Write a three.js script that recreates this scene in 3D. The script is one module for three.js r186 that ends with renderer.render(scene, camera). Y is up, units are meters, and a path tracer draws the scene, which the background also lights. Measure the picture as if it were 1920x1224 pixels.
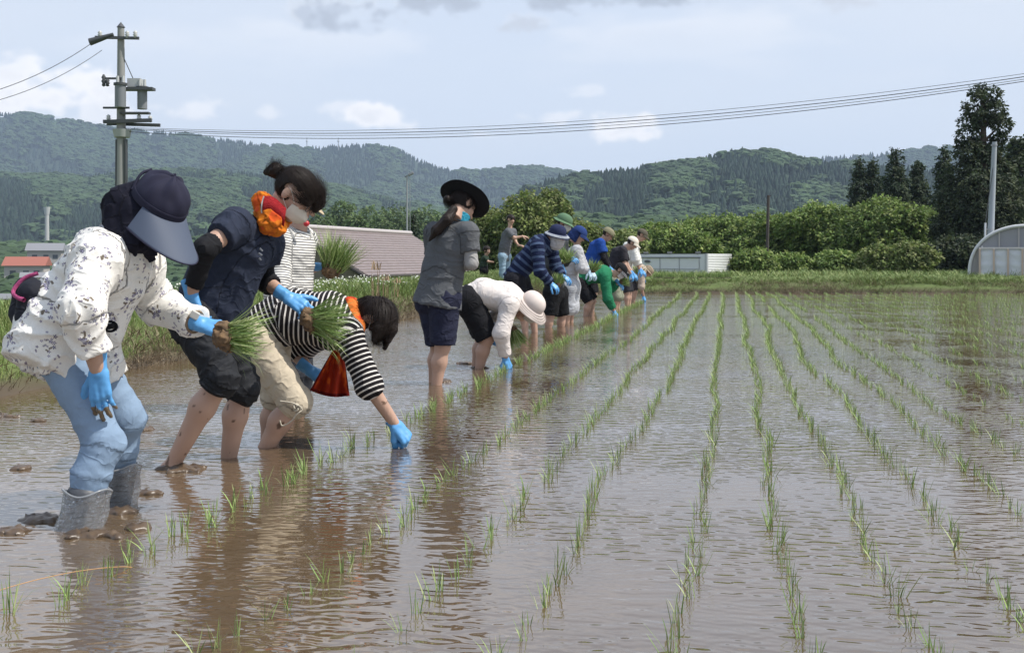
import * as THREE from 'three';
import { mergeGeometries, mergeVertices, toCreasedNormals } from 'three/addons/utils/BufferGeometryUtils.js';
import { RoundedBoxGeometry } from 'three/addons/geometries/RoundedBoxGeometry.js';

// ------------------------------------------------------------------ camera, sky, sun, exposure
const F = 2260, EYE = 0.95, HORIZON = 485;                 // lens in photo pixels, eye height over the water, horizon row
const camera = new THREE.PerspectiveCamera(2 * Math.atan(612 / F) * 180 / Math.PI, 1920 / 1224, 0.1, 9000);
camera.position.set(0, EYE, 0);
camera.lookAt(0, EYE, -10);
camera.setViewOffset(1920, 1224, 0, 612 - HORIZON, 1920, 1224);
const scene = new THREE.Scene();
const renderer = new THREE.WebGLRenderer({ antialias: true });
renderer.setSize(1024, 652);
renderer.toneMapping = THREE.LinearToneMapping;
renderer.toneMappingExposure = 1.2;
renderer.shadowMap.enabled = true;

const SUN = new THREE.Vector3(0.66, 0.95, 0.16).normalize();
const sun = new THREE.DirectionalLight(new THREE.Color(1.0, 0.955, 0.88), 4.3);
sun.position.copy(SUN).multiplyScalar(120);
sun.castShadow = true;
sun.shadow.mapSize.set(4096, 4096);
Object.assign(sun.shadow.camera, { left: -60, right: 60, top: 60, bottom: -60, near: 1, far: 300 });
sun.shadow.radius = 1.2;
scene.add(sun, sun.target);

// seeded numbers and noise
function rngOf(seed) { let s = seed >>> 0; return () => { s = (s + 0x6d2b79f5) | 0; let t = Math.imul(s ^ (s >>> 15), 1 | s); t = (t + Math.imul(t ^ (t >>> 7), 61 | t)) ^ t; return ((t ^ (t >>> 14)) >>> 0) / 4294967296; }; }
const PERM = new Uint8Array(512); { const r = rngOf(7), p = [...Array(256).keys()]; for (let i = 255; i > 0; i--) { const j = Math.floor(r() * (i + 1)); [p[i], p[j]] = [p[j], p[i]]; } for (let i = 0; i < 512; i++) PERM[i] = p[i & 255]; }
const VAL = new Float32Array(256); { const r = rngOf(11); for (let i = 0; i < 256; i++) VAL[i] = r(); }
function noise(x, y, z = 0) {                               // value noise, 0 to 1
  const xi = Math.floor(x), yi = Math.floor(y), zi = Math.floor(z); let u = x - xi, v = y - yi, w = z - zi;
  u = u * u * (3 - 2 * u); v = v * v * (3 - 2 * v); w = w * w * (3 - 2 * w);
  const X = xi & 255, Y = yi & 255, Z = zi & 255, A = PERM[X] + Y, B = PERM[X + 1] + Y, AA = PERM[A & 511] + Z, AB = PERM[(A + 1) & 511] + Z, BA = PERM[B & 511] + Z, BB = PERM[(B + 1) & 511] + Z;
  const g = (i) => VAL[PERM[i & 511]];
  const l = (a, b, t) => a + (b - a) * t;
  return l(l(l(g(AA), g(BA), u), l(g(AB), g(BB), u), v), l(l(g(AA + 1), g(BA + 1), u), l(g(AB + 1), g(BB + 1), u), v), w);
}
function fbm(x, y, z = 0, n = 4) { let s = 0, a = 0.5, t = 0; for (let i = 0; i < n; i++) { s += a * noise(x, y, z); t += a; a *= 0.5; x = x * 2.03 + 17.1; y = y * 2.03 + 5.3; z = z * 2.03 + 9.7; } return s / t; }
const clamp = (x, a = 0, b = 1) => Math.min(b, Math.max(a, x)), lerp = (a, b, t) => a + (b - a) * t;
const sstep = (a, b, x) => { const t = clamp((x - a) / (b - a)); return t * t * (3 - 2 * t); };
function curve(pts, x) { if (x <= pts[0][0]) return pts[0][1]; for (let i = 1; i < pts.length; i++) if (x <= pts[i][0]) { const t = (x - pts[i - 1][0]) / (pts[i][0] - pts[i - 1][0]); const s = t * t * (3 - 2 * t); return lerp(pts[i - 1][1], pts[i][1], 0.5 * (s + t)); } return pts[pts.length - 1][1]; }
const at = (px, py, d) => new THREE.Vector3((px - 960) * d / F, EYE + (HORIZON - py) * d / F, -d);   // the place at depth d seen there in the photograph

// sky: pale summer haze with a few cumulus, computed in directions
{
  const W = 4096, H = 2048, data = new Float32Array(W * H * 4);
  // cumulus seen in the photograph: azimuth and elevation in photo pixels at the lens, widths, flat grey base
  const puffs = [[690, 10, 170, 62, 1], [1000, -25, 330, 62, 1], [1255, 0, 90, 26, 1], [985, 45, 60, 26, .8], [560, 25, 40, 35, .7], [1600, 2, 90, 26, .75], [90, 168, 140, 66, 1], [20, 140, 100, 45, .8], [180, 205, 70, 34, .7], [345, 205, 90, 30, .6], [500, 212, 40, 18, .5], [715, 222, 125, 32, 1], [640, 205, 70, 18, .5], [1060, 222, 80, 18, .55], [1160, 245, 75, 36, 1], [905, 255, 30, 12, .4], [1090, 170, 60, 16, .35]];
  for (let row = 0; row < H; row++) {
    const el = ((row + 0.5) / H - 0.5) * Math.PI, s = Math.sin(el), ce = Math.cos(el);
    for (let col = 0; col < W; col++) {
      const o = (row * W + col) * 4; data[o + 3] = 1;
      if (s < -0.02) { data[o] = 0.20; data[o + 1] = 0.22; data[o + 2] = 0.22; continue; }
      const az = ((col + 0.5) / W - 0.5) * 2 * Math.PI, x = Math.cos(az) * ce, z = Math.sin(az) * ce;
      const h = clamp(s), t = Math.pow(h, 0.85);
      let r = lerp(0.72, 0.29, t), g = lerp(0.785, 0.42, t), b = lerp(0.87, 0.68, t);
      const cosSun = x * SUN.x + s * SUN.y + z * SUN.z, glow = Math.exp((cosSun - 1) * 6) * 0.45;
      r += glow; g += glow * 0.97; b += glow * 0.9;
      // high thin veil and the scattered cumulus overhead, same weather all round
      const k = 1 / (s + 0.13), cx = x * k, cz = z * k;
      const veil = sstep(0.36, 0.85, fbm(cx * 1.1 + 3, cz * 1.1 + 8, 0.5, 4)) * 0.42;
      r = lerp(r, 0.74, veil); g = lerp(g, 0.78, veil); b = lerp(b, 0.84, veil);
      let dens = 0, thick = 0;
      const fr = fbm(az * 26, el * 42, 2.2, 5), fr2 = fbm(az * 100, el * 150, 5.1, 4);
      if (s > 0.12) {
        const c = fbm(cx * 1.9 + 11, cz * 1.9 + 4, 1.3, 5), m = sstep(0.12, 0.3, s);
        dens = sstep(0.50, 0.66, c) * m; thick = sstep(0.56, 0.78, c) * m;
      }
      if (z < 0 && s < 0.32) {
        const px = 960 + F * x / -z, py = HORIZON - F * s / -z;
        for (const [ax, ay, w, hh, q] of puffs) {
          const dx = (px - ax) / w; let dy = (py - ay) / hh; dy = dy > 0 ? dy * 1.25 : dy;
          const e = dx * dx + dy * dy; if (e > 3.4) continue;
          const v = 1.05 - e + (fr - 0.5) * 3.4 + (fr2 - 0.5) * 1.7;
          const dd = sstep(0.0, 1.05, v) * q;
          if (dd > dens) { dens = dd; }
          thick = Math.max(thick, sstep(0.35, 1.25, v + (ay < 60 ? 0.75 - (py < ay ? 0.3 : 0) : -0.5)) * q * (ay < 60 ? 1 : 0.25));
        }
      }
      if (dens > 0) {
        const lit = lerp(1, 0.0, thick), cr = lerp(0.44, 1.02, lit), cg = lerp(0.49, 1.0, lit), cb = lerp(0.58, 1.0, lit);
        const f = dens * 0.92; r = lerp(r, cr + glow * 0.6, f); g = lerp(g, cg + glow * 0.6, f); b = lerp(b, cb + glow * 0.6, f);
      }
      data[o] = r; data[o + 1] = g; data[o + 2] = b;
    }
  }
  const tex = new THREE.DataTexture(data, W, H, THREE.RGBAFormat, THREE.FloatType);
  tex.mapping = THREE.EquirectangularReflectionMapping; tex.magFilter = THREE.LinearFilter; tex.needsUpdate = true;
  scene.background = tex; scene.environment = tex;
}
scene.fog = new THREE.FogExp2(new THREE.Color(0.60, 0.74, 0.95), 0.00019);

// ------------------------------------------------------------------ naming and small helpers
const used = new Map();
function numbered(name) { const n = used.get(name) ?? 0; used.set(name, n + 1); return n ? `${name}_${String(n).padStart(3, '0')}` : name; }
function shadows(o) { o.castShadow = o.receiveShadow = true; return o; }
function tag(o, label, category, group) { o.userData.label = label; o.userData.category = category; if (group) o.userData.group = group; return o; }
function put(name, geometry, material, parent = scene) { const m = shadows(new THREE.Mesh(geometry, material)); m.name = parent === scene ? numbered(name) : name; parent.add(m); return m; }
function thing(name, label, category, pos = [0, 0, 0], group) { const g = new THREE.Group(); g.name = numbered(name); g.position.set(...(pos.isVector3 ? pos.toArray() : pos)); scene.add(g); return tag(g, label, category, group); }
function structure(name, geometry, material) { const m = put(name, geometry, material); m.userData.kind = 'structure'; return m; }
function stuff(name, geometry, material, matrices, colors, label, category) {
  const m = shadows(new THREE.InstancedMesh(geometry, material, matrices.length)); m.name = numbered(name);
  matrices.forEach((x, i) => { m.setMatrixAt(i, x); if (colors) m.setColorAt(i, colors[i]); });
  m.userData.kind = 'stuff'; if (label) tag(m, label, category); scene.add(m); return m;
}
function copyOf(o, name) { const c = o.clone(); c.name = numbered(name); c.userData = { ...o.userData }; scene.add(c); return c; }
const V = (x, y, z) => new THREE.Vector3(x, y, z);
const C = (r, g, b) => new THREE.Color().setRGB(r, g, b);
const mat = (c, roughness = 0.85, extra = {}) => new THREE.MeshStandardMaterial({ color: Array.isArray(c) ? C(...c) : c, roughness, ...extra });
const phys = (c, roughness, extra = {}) => new THREE.MeshPhysicalMaterial({ color: Array.isArray(c) ? C(...c) : c, roughness, ...extra });
function dataTex(w, h, f, { srgb = false, repeat = [1, 1] } = {}) {           // f(u, v) gives r, g, b from 0 to 1
  const d = new Uint8Array(w * h * 4);
  for (let y = 0; y < h; y++) for (let x = 0; x < w; x++) { const c = f(x / w, y / h, x, y), o = (y * w + x) * 4; d[o] = clamp(c[0]) * 255; d[o + 1] = clamp(c[1]) * 255; d[o + 2] = clamp(c[2]) * 255; d[o + 3] = 255; }
  const t = new THREE.DataTexture(d, w, h); t.wrapS = t.wrapT = THREE.RepeatWrapping; t.magFilter = THREE.LinearFilter; t.repeat.set(...repeat); if (srgb) t.colorSpace = THREE.SRGBColorSpace; t.needsUpdate = true; return t;
}
function bar(a, b, r1, r2 = r1, n = 8) {                       // a tapered round bar from a to b
  const g = new THREE.CylinderGeometry(r2, r1, a.distanceTo(b), n), q = new THREE.Quaternion().setFromUnitVectors(V(0, 1, 0), b.clone().sub(a).normalize());
  return g.applyQuaternion(q).translate(...a.clone().add(b).multiplyScalar(0.5).toArray());
}
function boxAt(w, h, d, x, y, z) { return new THREE.BoxGeometry(w, h, d).translate(x, y, z); }
function geomOf(pos, idx, extra = {}) {
  const g = new THREE.BufferGeometry(); g.setAttribute('position', new THREE.Float32BufferAttribute(pos, 3));
  if (extra.uv) g.setAttribute('uv', new THREE.Float32BufferAttribute(extra.uv, 2));
  if (extra.color) g.setAttribute('color', new THREE.Float32BufferAttribute(extra.color, 3));
  if (idx) g.setIndex(idx); g.computeVertexNormals(); return g;
}
// ------------------------------------------------------------------ the setting: ground, bank, water, hills
const edgeX = (d) => -5.15 + 0.185 * d;                          // left edge of the paddy at depth d (rows run at 0.185 sideways per metre)
const FAR = 33.2;                                                 // depth of the far bank's foot
const leftOf = (x, z) => edgeX(-z) - x;                           // metres to the left of the paddy's edge
function landY(x, z) {
  const t = leftOf(x, z), d = -z;
  let y = 0.42 - 3.0 * sstep(2.2, 15, t) - 12.5 * sstep(14, 330, t);
  y += (fbm(x * 0.09, z * 0.09, 1, 3) - 0.5) * 0.5 * sstep(1.5, 12, Math.max(t, d - FAR - 2));
  y += 2.6 * sstep(60, 200, d) * (1 - sstep(5, 60, t));
  return y;
}
{ // ground sheet, from behind the camera to the foot of the hills and on to the horizon
  const pos = [], idx = [], uv = [], NA = 220, rings = [];
  for (let r = 3; r < 3300; r *= 1.055) rings.push(r);
  for (const r of rings) for (let a = 0; a <= NA; a++) {
    const th = a / NA * Math.PI * 2, x = Math.sin(th) * r, z = -Math.cos(th) * r;
    const inside = leftOf(x, z) < 2.6 && z > -FAR - 2.8;
    const y = inside ? -0.35 : landY(x, z) - 0.06;
    pos.push(x, y, z); uv.push(x * 0.1, z * 0.1);
  }
  const n = NA + 1;
  for (let i = 0; i < rings.length - 1; i++) for (let a = 0; a < NA; a++) { const p = i * n + a; idx.push(p, p + 1, p + n, p + 1, p + n + 1, p + n); }
  const t = dataTex(512, 512, (u, v) => { const k = fbm(u * 18, v * 18, 3, 4), e = fbm(u * 60, v * 60, 8, 3); return [0.25 + 0.16 * k + 0.08 * e, 0.32 + 0.16 * k + 0.06 * e, 0.14 + 0.08 * k]; }, { srgb: true });
  structure('ground', geomOf(pos, idx, { uv }), mat(0xffffff, 1, { map: t }));
}
// grassy banks: a rounded mound along the left edge and along the far edge, with a muddy foot
function bankStrip(name, line, profile, seed) {                   // line(s) gives point and outward direction
  const pos = [], idx = [], uv = [], col = [], N = 260, M = profile.length;
  for (let i = 0; i <= N; i++) {
    const [p, out] = line(i / N);
    for (let j = 0; j < M; j++) {
      const [o, h] = profile[j], n1 = fbm(p.x * 1.3 + seed, p.z * 1.3, j * 0.9, 3) - 0.5, wob = 0.5 * (fbm(p.x * 0.7 + seed, p.z * 0.7, 4, 3) - 0.5);
      pos.push(p.x + out.x * (o + wob + n1 * 0.1), h + (j > 1 && j < M - 1 ? n1 * 0.16 : 0), p.z + out.z * (o + wob + n1 * 0.1));
      uv.push(i / N * 40, j * 0.4);
      const g = sstep(0.045, 0.13, h + n1 * 0.16), m = 0.75 + 0.5 * noise(p.x * 6, p.z * 6, j * 2.1);
      col.push(lerp(0.07, 0.10, g) * m, lerp(0.052, 0.135, g) * m, lerp(0.034, 0.04, g) * m);
    }
  }
  for (let i = 0; i < N; i++) for (let j = 0; j < M - 1; j++) { const a = i * M + j; idx.push(a, a + 1, a + M, a + 1, a + M + 1, a + M); }
  return structure(name, geomOf(pos, idx, { uv, color: col }), mat(0xffffff, 1, { vertexColors: true }));
}
const bankProfile = [[-0.25, -0.12], [0.0, -0.01], [0.10, 0.06], [0.22, 0.16], [0.42, 0.30], [0.72, 0.40], [1.2, 0.44], [2.0, 0.42], [3.2, 0.22], [5.0, -0.4], [7.5, -1.2], [11, -2.3], [18, -3.4]];
const leftDir = V(0.185, 0, -1).normalize(), leftOut = V(-1, 0, -0.185).normalize();
bankStrip('left_bank', (s) => { const d = lerp(-6, FAR + 3, s); return [V(edgeX(d), 0, -d), leftOut]; }, bankProfile, 3);
bankStrip('far_bank', (s) => { const x = lerp(edgeX(FAR) - 0.6, 46, s); return [V(x, 0, -FAR - 0.05 * Math.sin(x * 0.4) + (x > 8 ? (x - 8) * 0.03 : 0)), V(0, 0, -1)]; }, [[-0.25, -0.12], [0, -0.01], [0.08, 0.07], [0.2, 0.17], [0.4, 0.25], [0.8, 0.31], [1.6, 0.34], [3, 0.36], [6, 0.38], [12, 0.36]], 9);

// muddy water: wind ripples in the surface relief over brown silt
{
  const N = 2048, h = new Float32Array(N * N), r = rngOf(21), waves = [];
  for (let i = 0; i < 74; i++) {
    const lam = i < 8 ? lerp(0.3, 0.7, r()) : i < 48 ? lerp(0.045, 0.12, r()) : lerp(0.026, 0.045, r()), a = 1.42 + (r() - 0.5) * (i < 48 ? 1.15 : 1.7), k = 5 / lam;
    waves.push([Math.round(Math.cos(a) * k), Math.round(Math.sin(a) * k), r() * 6.283, Math.pow(lam, 0.75) * (i < 8 ? 0.2 : 1)]);
  }
  const cs = new Float32Array(N), tau = Math.PI * 2 / N;
  for (let i = 0; i < N; i++) cs[i] = Math.sin(i * tau);
  for (const [kx, ky, ph, am] of waves) { const p0 = Math.round(ph / tau); for (let y = 0; y < N; y++) { let q = ((ky * y + p0) % N + N) % N; const st = ((kx % N) + N) % N; for (let x = 0, o = y * N; x < N; x++, o++) { h[o] += cs[q] * am; q += st; if (q >= N) q -= N; } } }
  let mn = 1e9, mx = -1e9; for (const v of h) { if (v < mn) mn = v; if (v > mx) mx = v; }
  // gusts: patches of smoother and rougher water
  const soft = (x, y) => { const a = x / N * Math.PI * 2, b = y / N * Math.PI * 2; return 0.45 + 0.8 * sstep(0.3, 0.7, fbm(2 + Math.cos(a) * 1.1 + 5, Math.sin(a) * 1.1 + Math.cos(b) * 1.1 + 5, Math.sin(b) * 1.1 + 3, 3)); };
  const d = new Float32Array(N * N * 4), sg = new Float32Array(256 * 256);
  for (let y = 0; y < 256; y++) for (let x = 0; x < 256; x++) sg[y * 256 + x] = soft(x * 8, y * 8);
  for (let y = 0; y < N; y++) for (let x = 0; x < N; x++) { const gx = x / 8, gy = y / 8, x0 = gx | 0, y0 = gy | 0, x1 = (x0 + 1) & 255, y1 = (y0 + 1) & 255, s = lerp(lerp(sg[y0 * 256 + x0], sg[y0 * 256 + x1], gx - x0), lerp(sg[y1 * 256 + x0], sg[y1 * 256 + x1], gx - x0), gy - y0); const v = 0.5 + (h[y * N + x] / (mx - mn)) * 0.8 * s; d.set([v, v, v, 1], (y * N + x) * 4); }
  const ripple = new THREE.DataTexture(d, N, N, THREE.RGBAFormat, THREE.FloatType); ripple.wrapS = ripple.wrapT = THREE.RepeatWrapping; ripple.magFilter = THREE.LinearFilter; ripple.needsUpdate = true;
  const silt = dataTex(1024, 1024, (u, v) => { const a = u * 6.2832, b = v * 6.2832, k = fbm(3 + Math.cos(a) * 2, Math.sin(a) * 2 + Math.cos(b) * 2 + 4, Math.sin(b) * 2 + 6, 5), e = noise(u * 256, v * 256, 2); const m = 0.80 + 0.36 * k + 0.06 * (e - 0.5); return [0.372 * m, 0.308 * m, 0.232 * m]; }, { srgb: true });
  const pos = [], idx = [], uv = [], ds = [];
  for (let dd = -6; dd < FAR + 1.2; dd += 0.8) ds.push(dd);
  ds.forEach((dd, i) => { for (let j = 0; j <= 12; j++) { const x0 = edgeX(dd) - 0.9, x = x0 + (46 - x0) * j / 12, z = -dd; pos.push(x, 0, z); uv.push((x * 0.98 + z * 0.17) / 5, (z * 0.98 - x * 0.17) / 5); if (i && j) { const a = (i - 1) * 13 + j - 1; idx.push(a, a + 1, a + 13, a + 1, a + 14, a + 13); } } });
  silt.repeat.set(0.31, 0.31);
  const water = structure('water', geomOf(pos, idx, { uv }), phys(0xffffff, 0.045, { map: silt, ior: 2.25, bumpMap: ripple, bumpScale: 0.0076 }));
}

// wooded hills, ring by ring: each ridge is a real slope at its distance, covered with single trees
const forest = { conifer: [[], []], broad: [[], []] };
const hillMat = mat([0.022, 0.042, 0.02], 1);
function hill(name, d0, d1, sky, foot, opts) {
  const { seed, size, count, conifers, rough = 1 } = opts, NX = 150, ND = 26, P0 = -900, P1 = 2900, pos = [], idx = [];
  const yAt = (px, t) => {                                       // t from the foot (0) to the ridge (1) and the slope behind it
    const d = lerp(d0, d1, t), top = EYE + (HORIZON - curve(sky, px)) * d1 / F - size * 0.75, base = foot(px);
    const k = t <= 1 ? Math.pow(t, 1.05) : 1 - (t - 1) * 1.2, spur = (fbm(px * 0.006 + seed, t * 1.4, seed, 4) - 0.5) * (top - base) * 0.62 * rough * Math.sin(Math.PI * clamp(t * 0.92 + 0.02));
    return base + (top - base) * k + spur * clamp(1.2 - t);
  };
  const pt = (px, t) => { const d = lerp(d0, d1, t), skew = 1; return V((px - 960) * d / F * skew, yAt(px, t), -d); };
  for (let i = 0; i <= NX; i++) for (let j = 0; j <= ND; j++) { const p = pt(lerp(P0, P1, i / NX), j / ND * 1.35); pos.push(p.x, p.y, p.z); }
  for (let i = 0; i < NX; i++) for (let j = 0; j < ND; j++) { const a = i * (ND + 1) + j; idx.push(a, a + ND + 1, a + 1, a + 1, a + ND + 1, a + ND + 2); }
  structure(name, geomOf(pos, idx), hillMat);
  const r = rngOf(seed * 77), o = new THREE.Object3D();
  for (let i = 0; i < count; i++) {
    const px = lerp(-330, 2250, r()), t = Math.pow(r(), 0.8) * 1.05, p = pt(px, t);
    const patch = fbm(px * 0.011 + seed * 3, t * 5.5 * (d1 - d0) / d1 + 2, seed, 3), con = patch < conifers + (r() - 0.5) * 0.16;
    const s = size * (con ? lerp(0.55, 0.95, r()) : lerp(0.65, 1.15, r()));
    o.position.copy(p); o.position.y -= s * 0.1; o.rotation.set(0, r() * 6.28, 0); o.scale.set(s * (con ? 0.46 : lerp(0.85, 1.25, r())), s * (con ? 0.82 : lerp(0.62, 0.85, r())), s * (con ? 0.46 : lerp(0.85, 1.25, r()))); o.updateMatrix();
    const L = lerp(0.75, 1.3, r()), q = forest[con ? 'conifer' : 'broad'], tone = fbm(px * 0.03, t * 9, seed + 5, 2);
    q[0].push(o.matrix.clone());
    q[1].push(con ? C(0.017 * L, 0.035 * L, 0.021 * L) : C(lerp(0.026, 0.048, tone) * L, lerp(0.052, 0.080, tone) * L, lerp(0.020, 0.030, tone) * L));
  }
}
hill('distant_hill', 1500, 2300, [[-900, 250], [-300, 214], [0, 205], [60, 206], [120, 218], [200, 232], [300, 240], [420, 254], [500, 266], [570, 271], [640, 267], [700, 263], [745, 271], [780, 290], [830, 308], [880, 314], [930, 310], [1000, 305], [1050, 312], [1100, 322], [1300, 322], [1450, 304], [1560, 288], [1640, 281], [1740, 271], [1800, 268], [1920, 261], [2400, 240], [2900, 250]], () => -10, { seed: 3, size: 15, count: 26000, conifers: 0.47 });
hill('left_hill', 620, 1250, [[-900, 340], [0, 318], [150, 322], [260, 312], [360, 310], [500, 318], [600, 334], [680, 352], [760, 372], [850, 388], [960, 398], [1100, 410], [1400, 430], [2900, 430]], (px) => px < 500 ? -12 : -8, { seed: 8, size: 15, count: 20000, conifers: 0.52 });
hill('right_hill', 520, 900, [[-900, 470], [700, 450], [900, 410], [960, 362], [985, 340], [1050, 321], [1120, 312], [1200, 303], [1300, 291], [1350, 278], [1400, 271], [1450, 275], [1500, 286], [1560, 292], [1640, 300], [1740, 306], [1920, 300], [2900, 290]], () => -4, { seed: 14, size: 13.5, count: 15000, conifers: 0.6 });
hill('valley_wood', 240, 420, [[-900, 452], [0, 448], [300, 440], [520, 420], [600, 402], [700, 398], [800, 396], [900, 402], [960, 400], [1050, 392], [1150, 396], [1300, 402], [1500, 420], [1700, 420], [2900, 400]], (px) => px < 400 ? -11 : -5, { seed: 23, size: 11, count: 5200, conifers: 0.24 });
{
  const cone = (() => { // a ragged conifer one unit tall
    const parts = [], r = rngOf(5);
    for (const [y, w, h] of [[0.04, 0.5, 0.5], [0.3, 0.42, 0.42], [0.55, 0.3, 0.45]]) { const g = new THREE.CylinderGeometry(w * 0.10, w, h, 11, 1, true).translate(0, y + h / 2, 0), p = g.attributes.position; for (let i = 0; i < p.count; i++) if (p.getY(i) < y + 0.01) { const k = 0.7 + 0.55 * noise(p.getX(i) * 9, p.getZ(i) * 9, y * 20); p.setXYZ(i, p.getX(i) * k, p.getY(i) + (k - 1) * 0.12, p.getZ(i) * k); } g.computeVertexNormals(); parts.push(g); }
    return mergeGeometries(parts);
  })();
  const puff = (() => { // a lumpy broadleaf crown: many leaf clumps round a core
    const parts = [], r = rngOf(6);
    for (let i = 0; i < 26; i++) { const a = r() * 6.28, c = Math.sqrt(r()) * 0.36, y = 0.3 + 0.55 * r(), w = 0.15 + 0.12 * r(), k = Math.sin(Math.PI * clamp((y - 0.1) / 0.95)), g = new THREE.IcosahedronGeometry(w, 1); const p = g.attributes.position; for (let q = 0; q < p.count; q++) { const m = 0.7 + 0.6 * noise(p.getX(q) * 14 + i * 3, p.getY(q) * 14, p.getZ(q) * 14); p.setXYZ(q, p.getX(q) * m, p.getY(q) * m * 0.8, p.getZ(q) * m); } g.deleteAttribute('uv'); g.computeVertexNormals(); g.translate(Math.cos(a) * c * k, y, Math.sin(a) * c * k); parts.push(g); }
    parts.push(new THREE.CylinderGeometry(0.03, 0.05, 0.4, 5).translate(0, 0.15, 0).toNonIndexed()); parts.forEach((g) => g.deleteAttribute('uv'));
    return mergeGeometries(parts);
  })();
  const m = mat(0xffffff, 1);
  stuff('conifer_forest', cone, m, ...forest.conifer, 'dark conifer forest covering the hills across the background', 'forest');
  stuff('broadleaf_forest', puff, m, ...forest.broad, 'mid green broadleaf woodland mixed through the hillsides', 'forest');
}
// ------------------------------------------------------------------ blades: grass tufts and rice
const bladeMat = mat(0xffffff, 0.62, { vertexColors: true, side: THREE.DoubleSide });
const GRASS = [[0.14, 0.215, 0.045], [0.19, 0.265, 0.058], [0.25, 0.30, 0.09], [0.10, 0.165, 0.04], [0.31, 0.33, 0.13]];
const RICE = [[0.18, 0.27, 0.065], [0.24, 0.33, 0.095], [0.14, 0.22, 0.055], [0.33, 0.38, 0.16]];
function bladeTuft(n, radiusX, radiusZ, height, seed, lean = 0.5, width = 0.004, tones = RICE, segs = 3, rise = V(0, 1, 0), spread = 0) {
  const r = rngOf(seed), pos = [], col = [], idx = [];
  for (let i = 0; i < n; i++) {
    const a = r() * 6.283, q = Math.sqrt(r()), x0 = Math.cos(a) * q * radiusX, z0 = Math.sin(a) * q * radiusZ, h = height * lerp(0.55, 1.12, r()), b = r() * 6.283, k = lean * lerp(0.2, 1.2, r()), bend = lerp(0.1, 1.0, r()) * r(), w = width * lerp(0.6, 1.2, r());
    const out = V(Math.cos(b), 0, Math.sin(b)).multiplyScalar(k).add(V(x0, 0, z0).multiplyScalar(spread)), t0 = tones[Math.floor(r() * tones.length)], l = lerp(0.75, 1.25, r()), sx = -Math.sin(b + r()) * w, sz = Math.cos(b + r()) * w, base = pos.length / 3;
    for (let s = 0; s <= segs; s++) {
      const t = s / segs, f = h * t, c = t * t * bend, px = x0 + rise.x * f + out.x * h * (t * 0.5 + c * 0.5), py = rise.y * f * (1 - 0.18 * c * k) - c * c * h * 0.22 * k, pz = z0 + rise.z * f + out.z * h * (t * 0.5 + c * 0.5), ww = s === segs ? 0 : (1 - 0.55 * t);
      const tip = 1;
      if (s < segs) { pos.push(px - sx * ww, py, pz - sz * ww, px + sx * ww, py, pz + sz * ww); for (let m = 0; m < 2; m++) col.push(t0[0] * l * tip, t0[1] * l * tip, t0[2] * l); }
      else { pos.push(px, py, pz); col.push(t0[0] * l * tip, t0[1] * l * tip, t0[2] * l); }
      if (s && s < segs) { const p = base + (s - 1) * 2; idx.push(p, p + 1, p + 2, p + 1, p + 3, p + 2); } else if (s === segs) { const p = base + (s - 1) * 2; idx.push(p, p + 1, p + 2); }
    }
  }
  return geomOf(pos, idx, { color: col });
}
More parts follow.
